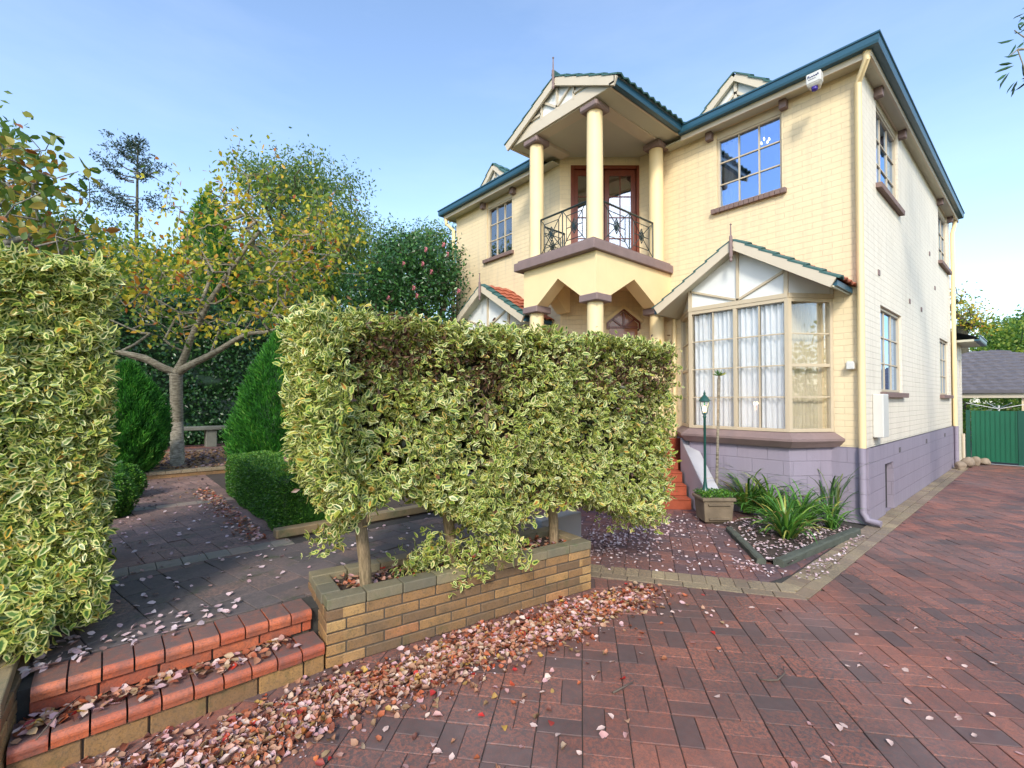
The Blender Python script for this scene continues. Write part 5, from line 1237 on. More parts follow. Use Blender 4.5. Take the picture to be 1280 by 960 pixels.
# ================================================================== TREES
def cluster(rs, tips, per, spread, flat=1.0):
    P = np.repeat(tips, per, 0)+rs.normal(size=(len(tips)*per, 3))*spread*np.array([1, 1, flat]); return P
def tree(name, label, cat, trunk, att, seed, bmat, lmat, per, spread, L, W, rmax, step=.5, tip=.012, full=False, lift=.25, group=None, hang=0., keep=1.0, flat=.8, tfn=None, seg=7, wob=.12, power=.5, core=None):
    rs = RS(seed); t = thing(name, tuple(trunk[0]), label, cat, group)
    A, B, ra, rb, tp, pos, rad = skeleton(trunk, att, rs, step, tip, rmax, wob, lift=lift, power=power); limbs('trunk', A, B, ra, rb, bmat, t, seg)
    P = cluster(rs, tp, per, spread, flat); P = P[rs.rand(len(P)) < keep]; n = len(P)
    D_ = unit(rdir(rs, n)+[0, 0, -hang]); N_ = unit(rdir(rs, n)+[0, 0, .6]); t1 = rs.rand(n) if tfn is None else np.clip(tfn(P, rs), 0, 1)
    leaves('crown', P, D_, N_, L*rs.uniform(.6, 1.25, n), W*rs.uniform(.8, 1.2, n), lmat, t, full=full, rs=rs, t1=t1)
    return t
# flowering cherry with autumn leaves (centre of the garden)
b0 = gz(TZ+.12, 222, 582); F_ = at(9.35, 220, 466); f = lambda d, x, y: tuple(at(d, x, y))
rs = RS(101)
ct = thing('cherry_tree', (b0.x, b0.y, TZ+.1), 'small cherry tree with smooth ringed trunk forking low and sparse orange yellow leaves', 'tree')
main = [tuple(b0-Vector((0, 0, .25))), f(9.5, 221, 530), tuple(F_)]
att = []
pathl = {0: [f(9.2, 232, 440), f(9.0, 252, 395), f(8.8, 285, 340), f(8.6, 325, 290)], 1: [f(9.1, 262, 445), f(8.8, 300, 420), f(8.6, 345, 412)], 2: [f(9.3, 190, 455), f(9.2, 150, 440)], 3: [f(9.0, 180, 448), f(8.8, 140, 438), f(8.5, 100, 420)]}
def polylimbs(base, paths, r0, r1):
    A = []; B = []; ra = []; rb = []
    for p in paths:
        q = [Vector(base)]+[Vector(v) for v in p]; n = len(q)-1; fine = []
        for i in range(n):
            for s in range(3): fine.append(q[i].lerp(q[i+1], s/3)+Vector(rs.normal(size=3)*.015))
        fine.append(q[-1]); k = len(fine)-1
        for i in range(k): A.append(fine[i]); B.append(fine[i+1]); ra.append(r0+(r1-r0)*i/k); rb.append(r0+(r1-r0)*(i+1)/k)
    return A, B, ra, rb
A1, B1, a1, b1 = polylimbs(F_, list(pathl.values()), .075, .028)
A2 = [Vector(main[0]), Vector(main[0]).lerp(Vector(main[1]), .15), Vector(main[1])]; B2 = [A2[1], A2[2], Vector(main[2])]
crown_att = []
for (px, py, dx, dy, n_) in ((300, 330, 95, 55, 90), (200, 340, 80, 45, 80), (120, 330, 70, 45, 70), (380, 320, 50, 50, 55), (290, 260, 70, 50, 55), (230, 400, 90, 25, 30), (400, 280, 25, 40, 25), (60, 350, 50, 40, 30), (330, 385, 60, 20, 25)):
    for _ in range(int(n_*1.5)): crown_att.append(np.array(at(rs.uniform(7.4, 10.6), px+rs.normal()*dx*.6, py+rs.normal()*dy*.6)))
for (px, py) in ((300, 175), (295, 200), (310, 220), (225, 215), (210, 235), (345, 185)): crown_att.append(np.array(at(8.7, px, py)))
start = [tuple(v) for p in pathl.values() for v in p]
# grow from the ends of the four main limbs
posn = [np.array(v, float) for v in start]
A, B, ra, rb = list(map(np.array, A1))+list(map(np.array, A2)), list(map(np.array, B1))+list(map(np.array, B2)), a1+[.15, .125, .11], b1+[.125, .11, .115]
nodes = [np.array(F_)]+posn; par = [-1]*len(nodes); tipsC = []; fixed = len(nodes)
for a in sorted(crown_att, key=lambda a: min(np.linalg.norm(a-p) for p in posn)):
    Q = np.array(nodes); d = np.linalg.norm(Q-a, axis=1)+np.maximum(0, Q[:, 2]-a[2])*.7; d[0] += 1; j = int(np.argmin(d)); s0 = nodes[j]; D0 = np.linalg.norm(a-s0); k = max(2, int(D0/.3)); mid = (s0+a)/2+rs.normal(size=3)*D0*.12+np.array([0, 0, -.12*D0]); cur = j
    for i in range(1, k+1):
        t = i/k; nodes.append((1-t)**2*s0+2*t*(1-t)*mid+t*t*a); par.append(cur); cur = len(nodes)-1
    tipsC.append(cur)
cnt = np.zeros(len(nodes)); 
for t in tipsC: cnt[t] += 1
for i in range(len(nodes)-1, fixed-1, -1): cnt[par[i]] += cnt[i]
for i in range(fixed, len(nodes)):
    j = par[i]; r_ = min(.0036*max(cnt[i], 1)**.5, .03); A.append(nodes[j]); B.append(nodes[i]); ra.append(r_*1.15); rb.append(r_)
limbs('trunk', np.array([list(a) for a in A]), np.array([list(b_) for b_ in B]), np.array(ra), np.array(rb), 'bark_cherry', ct, 9)
tp = np.array([nodes[t] for t in tipsC]); P = cluster(rs, tp, 7, .13, .8); n = len(P); D_ = unit(rdir(rs, n)+[0, 0, -.5])
leaves('crown', P, D_, unit(rdir(rs, n)+[0, 0, .6]), .11*rs.uniform(.6, 1.3, n), .06, 'leaf_autumn', ct, full=True, rs=rs)

# second sparse tree, top left with larger leaves
rs = RS(103); tb = at(5.6, 36, 470); tb.z = TZ
att = [np.array(at(rs.uniform(4.9, 6.3), px+rs.normal()*sx, py+rs.normal()*sy)) for (px, py, sx, sy, k) in ((25, 250, 28, 40, 45), (10, 200, 18, 18, 16), (45, 215, 14, 16, 14), (60, 300, 30, 20, 22), (90, 290, 30, 16, 14), (-30, 260, 30, 50, 30)) for _ in range(k)]
tree('persimmon_tree', 'slender young tree with large turning leaves rising above the left hedge', 'tree', [tuple(tb), tuple(tb+Vector((0, 0, 1.2))), f(5.6, 38, 330)], att, 104, 'bark_grey', 'leaf_persimmon', 5, .13, .14, .075, .05, step=.2, tip=.0045, full=True, hang=.3)

# gum tree behind
G = 'garden and neighbouring trees behind'
def sky_tree(name, lab, cat, px, dep, crown, seed, lmat, bmat='bark_dark', per=60, spread=.35, L=.16, W=.06, rmax=.22, tz=None, hang=.4, k=1, lift=.2, tip=.012, step=.6, keep=1, flat=.7):
    rs = RS(seed); base_ = at(dep, px, 560); base_.z = 0
    att = []
    for (cx, cy, sx, sy, n_) in crown:
        for _ in range(int(n_*k)):
            att.append(np.array(at(dep+rs.normal()*sx/FPX*dep*.7, cx+np.clip(rs.normal(), -1.6, 1.6)*sx*.55, cy+np.clip(rs.normal(), -1.6, 1.6)*sy*.55)))
    ht = at(dep, px, crown[0][1]+crown[0][3]*.6); trunk = [tuple(base_), tuple(base_.lerp(Vector((base_.x, base_.y, ht.z)), .5)), (base_.x, base_.y, ht.z)]
    return tree(name, lab, cat, trunk, att, seed+1, bmat, lmat, per, spread, L, W, rmax, step=step, tip=tip, hang=hang, lift=lift, group=G, keep=keep, flat=flat)
sky_tree('gum_tree', 'tall airy gum tree with feathery pale green crown behind the cherry tree', 'tree', 372, 17, [(375, 300, 75, 75, 60), (385, 235, 60, 35, 45), (340, 230, 40, 25, 20), (420, 300, 35, 40, 30), (330, 360, 60, 40, 30)], 111, 'leaf_gum', per=120, spread=.38, L=.15, W=.055, keep=1.0)
sky_tree('gum_tree', 'hazy lower gum tree between the tall gum and the camellia', 'tree', 470, 24, [(480, 315, 45, 28, 50), (530, 300, 45, 18, 35), (440, 330, 35, 35, 30), (500, 350, 60, 30, 30)], 113, 'leaf_gum', per=60, spread=.5, L=.2, W=.07)
sky_tree('broadleaf_tree', 'dense green tree low behind the cherry tree, beside the tall hedge', 'tree', 300, 20, [(300, 350, 90, 35, 70), (200, 350, 70, 35, 50), (380, 370, 60, 30, 40)], 115, 'leaf_far', per=120, spread=.5, L=.2, W=.1)
sky_tree('broadleaf_tree', 'bluish dense tree far left behind the slender young tree', 'tree', 40, 18, [(40, 300, 60, 45, 60), (-40, 280, 60, 60, 50), (110, 320, 50, 30, 30)], 117, 'leaf_gum', per=80, spread=.45, L=.16, W=.08)
# columnar cypress
c = at(15, 258, 500); rs = RS(119); t = thing('cypress_tree', (c.x, c.y, 0), 'narrow pointed green cypress seen through the cherry branches', 'tree', G); zt = at(15, 258, 236).z
shell_fol('crown', t, rs, 15000, [(.35, .8), (.75, 1.6), (.85, 3.0), (.75, zt-2.2), (.5, zt-1.0), (.2, zt-.3), (0, zt)], (c.x, c.y, 0), 'leaf_box', .16, .05, up=1.2, dep=.10, core=.8)
m = MB(); m.tube([(c.x, c.y, 0), (c.x, c.y, 1.5)], [.15, .12], 8); m.build('trunk', 'bark_dark', t)
# tall hoop pine in the distance
rs = RS(121); dp = 42; pb = at(dp, 167, 560); pb.z = 0; t = thing('pine_tree', tuple(pb), 'tall bare trunked pine with tufted branches standing against the sky', 'tree', G)
ztop = at(dp, 167, 170).z; A = []; B = []; ra = []; rb = []; tips_ = []; zz = np.linspace(0, ztop-.4, 12)
for i in range(11): A.append((pb.x, pb.y, zz[i])); B.append((pb.x, pb.y, zz[i+1])); ra.append(.32-.024*i); rb.append(.32-.024*(i+1))
for (x1, y1, y0) in ((120, 192, 222), (127, 200, 226), (133, 183, 214), (136, 168, 200), (140, 205, 228), (150, 180, 196), (155, 176, 190), (160, 172, 180), (175, 175, 184), (180, 180, 190), (187, 195, 204), (192, 205, 216), (182, 208, 222), (190, 213, 222), (205, 208, 214), (178, 200, 210), (170, 172, 176), (108, 222, 246), (124, 228, 250), (140, 236, 254), (206, 238, 246), (165, 190, 197), (150, 243, 258)):
    dz = rs.uniform(-1.8, 1.8); a = at(dp, 167, y0); e = at(dp+dz, x1, y1); n_ = 4; last = np.array(a)
    for i in range(1, n_+1):
        tt = i/n_; p = np.array(a)*(1-tt)+np.array(e)*tt+np.array([0, 0, -.5*math.sin(math.pi*tt)]); A.append(tuple(last)); B.append(tuple(p)); ra.append(.07*(1-tt*.7)); rb.append(.06*(1-tt*.7)); last = p
        if tt > .45: tips_.append((p, .28+.25*tt))
limbs('trunk', np.array(A), np.array(B), np.array(ra), np.array(rb), 'bark_dark', t, 6)
PP = []; 
for p, s in tips_: PP.append(p+rs.normal(size=(34, 3))*s*np.array([.5, .5, .18]))
low = np.vstack([np.array(at(dp+rs.normal()*2, x+rs.normal()*10, y+rs.normal()*4))[None]+rs.normal(size=(90, 3))*[.5, .5, .22] for x, y in ((130, 248), (145, 252), (165, 255), (185, 258), (150, 262), (120, 240), (200, 262), (175, 265), (135, 262), (160, 270))])
P = np.vstack(PP+[low]); n = len(P); leaves('crown', P, rdir(rs, n), rdir(rs, n), .30, .10, 'leaf_pine', t, full=False, rs=rs)

# camellia with pink flowers next to the house
rs = RS(123); cc = at(10.2, 512, 420); cam_t = thing('camellia_bush', (cc.x, cc.y, 0), 'large dark glossy camellia dotted with pink flowers beside the house', 'shrub')
ctr = []
for (px, py, sx, sy, k) in ((520, 335, 42, 36, 200), (470, 360, 35, 22, 90), (550, 345, 20, 32, 70), (515, 395, 60, 25, 90)):
    for _ in range(k): ctr.append(np.array(at(10.2+np.clip(rs.normal(), -1.5, 1.5)*.55, px+np.clip(rs.normal(), -1.5, 1.5)*sx*.62, py+np.clip(rs.normal(), -1.5, 1.5)*sy*.62)))
A, B, ra, rb, tp, _, _ = skeleton([(cc.x, cc.y, 0), (cc.x, cc.y, 1.2), (cc.x, cc.y, 2.0)], ctr[::3], rs, .3, .008, .07); limbs('trunk', A, B, ra, rb, 'bark_dark', cam_t, 6)
P = cluster(rs, np.array(ctr), 34, .15, 1); n = len(P); leaves('crown', P, rdir(rs, n)+[0, 0, -.2], rdir(rs, n)+[0, 0, .7], .085*rs.uniform(.7, 1.2, n), .045, 'leaf_camellia', cam_t, full=False, rs=rs)
for (px, py) in ((505, 330), (529, 330), (518, 360), (522, 370), (555, 306), (560, 318), (574, 364), (533, 312), (540, 340), (486, 372)):
    c = at(9.35, px, py); m = MB()
    for k in range(9):
        a = k*2.4; q = .018+.004*k; e = .03; cx_, cy_, cz_ = c.x+q*math.cos(a), c.y, c.z+q*math.sin(a)*.9
        m.add([(cx_-.022, cy_-.004*k, cz_), (cx_, cy_-.02, cz_+.022), (cx_+.022, cy_-.004*k, cz_), (cx_, cy_+.01, cz_-.022)], [(0, 1, 2, 3)])
    m.build('flower', 'flower_pink', cam_t)

# eucalyptus branch reaching in from the right
rs = RS(125); eb = at(6.0, 1420, 560); eb.z = 0
eu = thing('gum_tree', tuple(eb), 'overhanging gum tree of which only a leafy twig shows at the top right', 'tree')
tw = [(1268, 50), (1255, 72), (1262, 88), (1275, 60)]
trk = [tuple(eb), tuple(at(6.0, 1415, 300)), tuple(at(5.9, 1400, 120)), tuple(at(5.4, 1340, 30))]
att = [np.array(at(5.0, x, y)) for x, y in ((1268, 38), (1262, 70), (1272, 62), (1285, 50), (1282, 90), (1300, 60))]+[np.array(at(5+rs.rand(), rs.uniform(1300, 1500), rs.uniform(-120, 120))) for _ in range(60)]
A, B, ra, rb, tp, _, _ = skeleton(trk, att, rs, .25, .004, .12, .05); limbs('trunk', A, B, ra, rb, 'bark_pale', eu, 6)
P = []; D_ = []
for (x, y, dx, dy) in ((1280, 17, -13, 5), (1280, 28, -8, 3), (1268, 49, -22, 6), (1278, 40, -10, 2), (1270, 55, -8, 15), (1280, 52, -9, 9), (1275, 67, -20, 6), (1266, 79, -18, 2), (1268, 82, -26, 9), (1259, 92, -14, 10), (1262, 90, -14, 19), (1278, 78, 1, 15)):
    p = at(5.0, x, y); q = at(5.0, x+dx, y+dy); P.append(np.array(p)); D_.append(np.array(q-p))
D_ = np.array(D_); Ln = np.linalg.norm(D_, axis=1); P = np.array(P); N_ = unit(np.cross(D_, np.array([0, 0, 1.]))+rs.normal(size=D_.shape)*.3)
far = cluster(rs, np.array(att[6:]), 16, .12); nf = len(far)
leaves('crown', np.vstack([P, far]), np.vstack([D_, rdir(rs, nf)+[0, 0, -.8]]), np.vstack([N_, rdir(rs, nf)]), np.concatenate([Ln*1.1, .13*np.ones(nf)]), .028, 'leaf_ivy', eu, full=True, rs=rs)

# ================================================================== BEHIND THE DRIVEWAY
gt = thing('green_gate', (1.6, 9.35, 0), 'dark green ribbed metal gate and fence panel closing the driveway', 'gate')
m = MB(); x = .22
while x < 1.02: m.box(x, x+.065, 9.30, 9.335, .06, 1.33); m.box(x+.066, x+.085, 9.31, 9.33, .06, 1.33); x += .086
m.build('fence_panel', 'green_gate', gt)
m = MB(); m.box(1.03, 1.15, 9.28, 9.36, 0, 1.34); m.box(.12, .20, 9.28, 9.36, 0, 1.34); m.build('gate_post', 'green_gate_dark', gt, bevel=.004)
m = MB(); x = 1.16
while x < 3.4: m.box(x, x+.065, 9.30, 9.335, .06, 1.33); m.box(x+.066, x+.085, 9.31, 9.33, .06, 1.33); x += .086
m.build('gate_leaf', 'green_gate', gt)
m = MB(); m.box(1.20, 1.30, 9.25, 9.30, .86, .90); m.build('latch', 'iron', gt)
sheet('gate_apron', [[(.3, 9.3), (3.5, 9.3), (3.5, 9.15), (.3, 9.15)]], .012, 'grey_render')
sheet('rear_yard', [[(.0, 9.36), (12, 9.36), (12, 30), (-12, 30), (-12, 9.9), (0, 9.9)]], .0, 'soil')
cp_ = thing('carport', (1.8, 14, 0), 'grey tiled hip roofed carport standing behind the green gate', 'carport')
zc = 1.86; m = MB(); x0, x1, y0, y1 = -2.6, 5.0, 12.0, 17; zr = zc+1.35
rows = 13
def slope(m, e0, e1, r0, r1, rows):
    e0, e1, r0, r1 = map(Vector, (e0, e1, r0, r1))
    for i in range(rows):
        t0, t1 = i/rows, (i+1)/rows; a, b_ = e0.lerp(r0, t0), e1.lerp(r1, t0); c, d = e1.lerp(r1, t1), e0.lerp(r0, t1); up_ = Vector((0, 0, .035))
        k = max(2, int((b_-a).length/.30))
        for j in range(k):
            s0, s1 = j/k, (j+1)/k; A_, B_, C_, D__ = a.lerp(b_, s0), a.lerp(b_, s1), d.lerp(c, s1), d.lerp(c, s0); mid0 = (A_+B_)/2+up_*1.7; mid1 = (C_+D__)/2+up_*.7
            m.add([A_+up_, mid0, B_+up_, C_, mid1, D__, A_, B_], [(0, 1, 4, 5), (1, 2, 3, 4), (0, 6, 7, 2, 1)])
apx = (-.2, 14.4, zr); apx2 = (2.0, 14.4, zr)
slope(m, (x0, y0, zc), (x1, y0, zc), apx, (.4, 14.4, zr), rows); slope(m, (x1, y0, zc), (x1, y1, zc), (.4, 14.4, zr), (.4, 14.4, zr), rows)
m.build('roof', 'roof_tile_grey', cp_)
m = MB(); m.box(x0, x1, y0+.02, y0+.06, zc-.20, zc-.06); m.build('fascia', 'cream_trim', cp_); m = MB(); m.box(x0-.02, x1+.02, y0-.05, y0+.019, zc-.06, zc+.03); m.build('gutter', 'roof_tile_grey', cp_)
for xx in (1.02, -2.2, 4.7): m = MB(); m.box(xx, xx+.3, 12.1, 12.4, 0, zc-.2); m.build('pillar', 'cream_brick', cp_)
# things behind the gate: umbrella clothesline
ho = thing('clothes_hoist', (.3, 11.4, 0), 'white rotary clothes hoist poking above the green gate', 'clothes hoist'); m = MB(); m.tube([(.6, 11.5, 0), (.6, 11.5, 1.45)], .02, 8)
for k in range(4):
    a = k*math.pi/2+.4; m.tube([(.6, 11.5, 1.35), (.6+.7*math.cos(a), 11.5+.7*math.sin(a), 1.52)], .010, 6)
m.build('frame', 'box_white', ho)
# rocks by the extension
rs = RS(131)
for (px, py, s, lab) in ((1201, 583, .10, 'small tan rock at the foot of the rear downpipe'), (1209, 580, .13, 'flat tilted stone slab in the middle of the rock pile'), (1219, 578, .13, 'round brown rock beside the gate end'), (1230, 577, .10, 'pale grey stone nearest the green gate')):
    c = gz(0, px, py+4); bm_ = bmesh.new(); bmesh.ops.create_icosphere(bm_, subdivisions=3, radius=1)
    sx, sy, sz = rs.uniform(.8, 1.2, 3)*s
    k1 = rs.normal(size=3)*1.5
    for v in bm_.verts:
        d = 1+.14*math.sin(v.co.x*3+k1[0])+.14*math.sin(v.co.y*3.5+k1[1])+.1*math.sin(v.co.z*4+k1[2])
        v.co = Vector((c.x+v.co.x*sx*d, c.y+v.co.y*sy*d, max(0, sz*.8+v.co.z*sz*d)))
    me = bpy.data.meshes.new('rock'); bm_.to_mesh(me); bm_.free(); me.materials.append(MT['rock']); tag(link('rock', me, None), lab, 'rock', 'rocks by the gate')
sky_tree('broadleaf_tree', 'large sunlit green tree behind the carport roof', 'tree', 1262, 24, [(1262, 440, 38, 28, 90), (1290, 430, 40, 35, 70), (1240, 470, 40, 20, 50)], 133, 'leaf_far', per=150, spread=.42, L=.2, W=.1)
sky_tree('broadleaf_tree', 'lime yellow shrubby tree just above the carport roof', 'tree', 1285, 19, [(1275, 468, 28, 14, 60), (1310, 455, 30, 18, 50)], 135, 'leaf_lime', per=110, spread=.25, L=.13, W=.07)
sky_tree('autumn_tree', 'sparse russet tree peeping over the rear extension', 'tree', 1205, 21, [(1212, 395, 16, 16, 24), (1195, 375, 8, 25, 12), (1222, 405, 10, 8, 12)], 137, 'leaf_autumn', per=26, spread=.3, L=.14, W=.07)
def far_row(name, lab, pts, seed, h):
    rs = RS(seed); cs = []
    for (x, y) in pts:
        for _ in range(26): cs.append((x+rs.normal()*1.0, y+rs.normal()*1.0, h*rs.uniform(.08, 1)))
    P = cluster(rs, np.array(cs), 46, .5, .9); n = len(P); t = thing(name, (pts[0][0], pts[0][1], 0), lab, 'hedge')
    leaves('foliage', P, rdir(rs, n), rdir(rs, n), .22*rs.uniform(.6, 1.3, n), .12, 'leaf_far', t, full=False, rs=rs)
    m = MB()
    for (x, y) in pts: m.tube([(x, y, 0), (x, y, h*.7)], [.09, .05], 6)
    m.build('trunk', 'bark_dark', t)
far_row('reflection_hedge', 'loose green hedge added unseen beyond the driveway for the side windows to reflect', [(8.8, y) for y in np.arange(-12, 14, 1.6)], 201, 3.2)  # added out of view, keeps bright sky out of the side pane reflections
far_row('reflection_hedge', 'loose green hedge added unseen behind the viewer for the front windows to reflect', [(x, -17) for x in np.arange(-14, 9, 2.0)], 203, 3.6)  # added out of view, darkens what the front panes mirror
rs = RS(211); bt = (-17.5, -13.0); tree('gum_tree', 'big green gum tree added beyond the left edge of the frame for the windows to reflect', 'tree', [(bt[0], bt[1], 0), (bt[0], bt[1], 3), (bt[0], bt[1], 5.5)], ellip(rs, 170, (bt[0], bt[1], 7.5), (3.6, 3.6, 3.6)), 212, 'bark_pale', 'leaf_gum', 70, .45, .2, .08, .25, step=.7)  # added off frame so the wing window and balcony doors mirror foliage
# low growth seen under the carport
def mass(name, lab, cat, ctrs, seed, mat, per, spread, L, W, grp=G):
    rs = RS(seed); P = cluster(rs, np.array(ctrs), per, spread, .8); n = len(P); o = leaves(name, P, rdir(rs, n), rdir(rs, n)+[0, 0, .5], L*rs.uniform(.6, 1.3, n), W, mat, None, full=False, rs=rs); return tag(o, lab, cat, grp)
rs = RS(139); mass('shrub', 'dense green shrubbery seen beneath the carport roof', 'shrub', [np.array((rs.uniform(-3, 5), 18.5+rs.normal()*.5, rs.uniform(0, 2.4))) for _ in range(160)], 140, 'leaf_far', 90, .35, .16, .08)
# neighbouring tree belt beyond the garden (reads as one mass)
rs = RS(141); cs = []
for _ in range(420):
    a = rs.uniform(-.2, 1); px = -60+rs.rand()*640; d_ = rs.uniform(24, 30); topy = 330+25*math.sin(px*.03)+20*math.sin(px*.011+1); py = rs.uniform(topy, 500); cs.append(np.array(at(d_, px, py)))
P = cluster(RS(142), np.array(cs), 90, .65, .8); n = len(P); r9 = RS(143)
tag(leaves('woodland', P, rdir(r9, n), rdir(r9, n)+[0, 0, .5], .28*r9.uniform(.6, 1.3, n), .14, 'leaf_far', None, full=False, rs=r9), kind='stuff', label='green belt of trees beyond the garden', cat='trees')

# ================================================================== FALLEN LEAVES
def litter(name, P, rs, L, W, mat, lab, tilt=.5, curl=.5, full=True):
    n = len(P); az = rs.uniform(0, 2*math.pi, n); D_ = np.stack([np.cos(az), np.sin(az), rs.normal(size=n)*tilt*.35], 1); N_ = np.stack([rs.normal(size=n)*tilt, rs.normal(size=n)*tilt, np.ones(n)], 1)
    return tag(leaves(name, P, D_, N_, L*rs.uniform(.55, 1.25, n), W*rs.uniform(.8, 1.2, n), mat, None, full=full, rs=rs, curl=curl), lab, 'fallen leaves', kind='stuff')
rs = RS(151)
ys = np.array([-8.4, -7.5, -6.9, -6.2, -5.5, -4.9, -4.3, -3.9]); up_ = np.array([-1.24, -1.24, -1.20, -1.16, -1.12, -1.04, -.95, -.80]); lo_ = np.array([-.70, -.68, -.68, -.70, -.58, -.50, -.52, -.50])
def drift(n, dens):
    y = rs.uniform(-8.4, -3.9, n*2); u = np.interp(y, ys, up_); l = np.interp(y, ys, lo_); t = np.clip(rs.normal(size=n*2)*.22+.5, -.1, 1.15); k = rs.rand(n*2) < np.interp(y, [-8.4, -5, -4.2, -3.9], [1, .9, .55, .15]); y, u, l, t = y[k][:n], u[k][:n], l[k][:n], t[k][:n]
    x = u+(l-u)*t+.03*np.sin(y*7); h = .022*np.exp(-((t-.5)/.28)**2); return np.stack([x, y, .006+rs.rand(len(x))*h], 1)
litter('leaf_drift', np.vstack([drift(6000, 1), np.array([(-.62+abs(rs.normal())*.28*rs.choice([1, 1, -.3]), rs.uniform(-8.4, -3.8), .006) for _ in range(260)])]), rs, .044, .030, 'litter', 'long drift of pink, tan and orange fallen leaves along the planter and steps', curl=1.3)
n = 5000; P = drift(n, 1); P[:, 2] = .004+rs.rand(len(P))*.006; litter('leaf_fragments', P, rs, .014, .008, 'litter_pale', 'pale crumbs of broken leaf around the drift', full=False, curl=0)
def inregion(n, poly, z, rs, zr=.006):
    xs = [p[0] for p in poly]; ys_ = [p[1] for p in poly]; out = []
    while len(out) < n:
        p = (rs.uniform(min(xs), max(xs)), rs.uniform(min(ys_), max(ys_)))
        if inpoly(p, poly): out.append((p[0], p[1], z+rs.rand()*zr))
    return np.array(out)
P = inregion(500, [(-2.6, -3.8), (-1.3, -3.9), (-.2, -2.9), (-.9, -1.7), (-1.8, -1.2), (-2.6, -2)], .007, rs); P = np.vstack([P, np.array([(-1.75+rs.normal()*.28, -2.9+rs.normal()*.45, .007+rs.rand()*.01) for _ in range(520)])])
litter('path_leaves', P, rs, .036, .024, 'litter_pale', 'pale pinkish leaves scattered over the entry path')
P = inregion(620, [(-1.15, -1.5), (-.28, -2.55), (-.1, -2.45), (-.02, -.5), (-1.0, -.7)], .04, rs, .02); litter('bed_leaves', P, rs, .040, .026, 'litter_pale', 'pale leaves lying between the strap plants')
P = np.vstack([inregion(120, [(.02, -2.7), (.2, -2.7), (.14, -.7), (.05, -.7)], .01, rs), np.array([(-.33+rs.normal()*.12, -2.72+rs.normal()*.09, .008) for _ in range(60)])]); litter('edging_leaves', P, rs, .036, .024, 'litter_pale', 'leaves caught along the outside of the driveway sleeper')
P = np.stack([np.clip(rs.normal(size=260)*.045-1.40, -1.47, -1.28), -7.68+1.1*rs.rand(260)**1.3, .17+rs.rand(260)*.02], 1); litter('step_leaves', P, rs, .05, .034, 'litter', 'brown and pink leaves gathered on the lower step')
P = np.stack([rs.uniform(-1.95, -1.62, 110), -7.68+rs.rand(110)**2*.9, .31+rs.rand(110)*.01], 1); P = np.vstack([P, inregion(230, [(-5.4, -7.35), (-1.75, -7.5), (-1.75, -4), (-3.1, -4.0), (-3.1, -6.2), (-5.4, -6.2)], TZ+.007, rs)]); litter('terrace_leaves', P, rs, .045, .028, 'litter_pale', 'scattered pale leaves over the dark terrace pavers')
P = np.stack([rs.uniform(-6.5, -3.25, 420), -6.30+np.abs(rs.normal(size=420))*-.10+.05, TZ+.008+rs.rand(420)*.015], 1); litter('hedge_leaves', P, rs, .045, .03, 'litter', 'russet leaves gathered along the foot of the box hedge')
P = inregion(1700, [(-11.5, -8.5), (-8.2, -8.5), (-8.2, -5.0), (-11.5, -5.0)], TZ+.11, rs, .03); litter('tree_bed_leaves', P, rs, .08, .05, 'litter_dark', 'dark fallen leaves under the cherry tree')
P = inregion(700, [(-8.0, -8.2), (-5.5, -8.2), (-5.5, -6.2), (-8.0, -6.2)], TZ+.008, rs); litter('garden_path_leaves', P[:260], rs, .05, .03, 'litter_dark', 'a few dark leaves on the far garden path')
P = np.array([(*(lambda s, o: (PL0.x+pd.x*s-pn.x*o, PL0.y+pd.y*s-pn.y*o))(rs.uniform(.12, 2.0), rs.uniform(.12, .46)), .36+rs.rand()*.02) for _ in range(520)]); litter('planter_leaves', P, rs, .045, .03, 'litter', 'reddish brown leaves on the soil of the brick planter')
# single leaves on the driveway: each its own object
rs = RS(161)
singles = [(632,862),(640,838),(655,880),(588,858),(590,888),(606,895),(660,823),(682,866),(662,905),(650,935),(700,915),(728,944),(748,918),(757,910),(766,900),(720,820),(762,828),(776,850),(800,800),(806,818),(748,795),(784,915),(829,768),(837,765),(877,742),(893,766),(909,780),(889,789),(882,768),(850,752),(871,804),(898,812),(900,870),(1123,776),(1150,786),(1192,798),(1080,818),(1063,835),(1078,833),(1103,831),(1136,840),(1158,846),(1180,860),(1137,881),(1167,898),(1010,906),(1048,906),(1060,910),(1036,926),(1217,918),(1238,895),(1202,899),(1204,900),(1237,828),(992,952),(1040,953),(1246,829),(1186,822),(1210,833),(1072,795),(970,762),(944,760),(540,940),(505,955),(480,915),(566,942),(1268,940),(1110,925)]
tmpl = []
for k in range(6):
    P = np.array([(0., 0., 0.)]); tmpl.append(None)
cols_ = {'pale cream': (.80, .97), 'soft pink': (.5, .62), 'deep red': (.97, .985)}
col_t = {'litter': [.5, .58, .66, .74, .45, .75]}
for i, (px, py) in enumerate(singles):
    p = gz(.006, px, py); red = i in (1, 5, 17, 18, 24, 27) ; pink = (not red) and i % 3 == 0
    az = rs.uniform(0, 6.28); t = .98 if red else (.58 if pink else .76); Lf = rs.uniform(.032, .05)
    o = leaves('fallen_leaf', np.array([[p.x, p.y, .006]]), np.array([[math.cos(az), math.sin(az), rs.normal()*.12]]), np.array([[rs.normal()*.3, rs.normal()*.3, 1]]), Lf, Lf*.66, 'litter', None, full=True, rs=rs, t1=np.array([t]), curl=.7)
    nm = 'deep red' if red else 'soft pink' if pink else 'pale cream'
    tag(o, f'single {nm} fallen leaf lying alone on the driveway pavers', 'leaf', f'single {nm} leaves on the driveway')
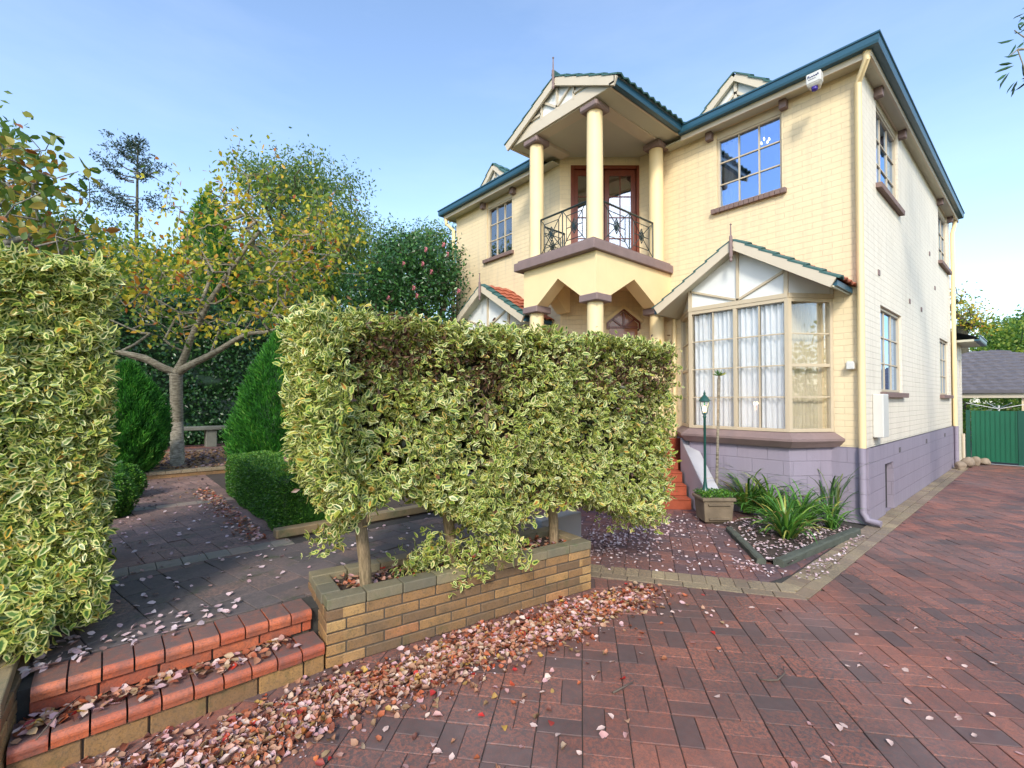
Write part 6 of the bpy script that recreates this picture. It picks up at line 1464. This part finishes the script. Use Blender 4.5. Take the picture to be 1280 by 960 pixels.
# twigs
def twig(pts, r_, lab):
    m = MB(); m.tube(pts, r_, 6); tag(m.build('twig', 'twig', smooth=True), lab, 'twig')
p0, p1, p2 = gz(.012, 950, 849), gz(.012, 972, 850), gz(.02, 979, 833); twig([p0, p0.lerp(p1, .5)+Vector((.0, -.01, 0)), p1, p1.lerp(p2, .6)+Vector((.02, 0, 0)), p2], [.003, .005, .005, .004, .002], 'thin grey twig bent like a hook on the driveway')
p0, p1 = gz(.012, 766, 866), gz(.03, 792, 852); twig([p0, p0.lerp(p1, .5), p1], [.006, .005, .003], 'short straight twig with a pink leaf on the driveway')
p0, p1, p2 = gz(.18, 45, 925), gz(.2, 70, 895), gz(.2, 100, 870); twig([p0, p1, p2], [.003, .004, .002], 'dry twig lying among leaves on the lower step')

# ------------------------------------------------------------------ separate pieces become parts of their own
def split_parts(names):
    for o in [o for o in list(COL.objects) if o.type == 'MESH' and o.name.split('.')[0] in names]:
        bm_ = bmesh.new(); bm_.from_mesh(o.data); bm_.verts.ensure_lookup_table(); seen = {}; comps = []
        for v in bm_.verts:
            if v.index in seen: continue
            st_ = [v]; seen[v.index] = len(comps); comp = []
            while st_:
                q = st_.pop(); comp.append(q.index)
                for e in q.link_edges:
                    w_ = e.other_vert(q)
                    if w_.index not in seen: seen[w_.index] = len(comps); st_.append(w_)
            comps.append(set(comp))
        bm_.free()
        if len(comps) < 2: continue
        datas = []
        for c in comps:
            me = o.data.copy(); b2 = bmesh.new(); b2.from_mesh(me); b2.verts.ensure_lookup_table()
            bmesh.ops.delete(b2, geom=[v for v in b2.verts if v.index not in c], context='VERTS'); b2.to_mesh(me); b2.free(); datas.append(me)
        base_name = o.name.split('.')[0]; par_ = o.parent
        for me in datas[1:]:
            n_ = o.copy(); n_.data = me; n_.name = base_name; COL.objects.link(n_); n_.parent = par_
        o.data = datas[0]
split_parts({'side_curtain', 'gate_post', 'eave_bracket', 'bay_gutter', 'moulding', 'gable_fascia', 'gable_soffit', 'soffit', 'wall_vent', 'base_vent', 'bulbs', 'balcony_beam', 'trunk_none', 'slab', 'ridge', 'gutter_none', 'fence_rail'})
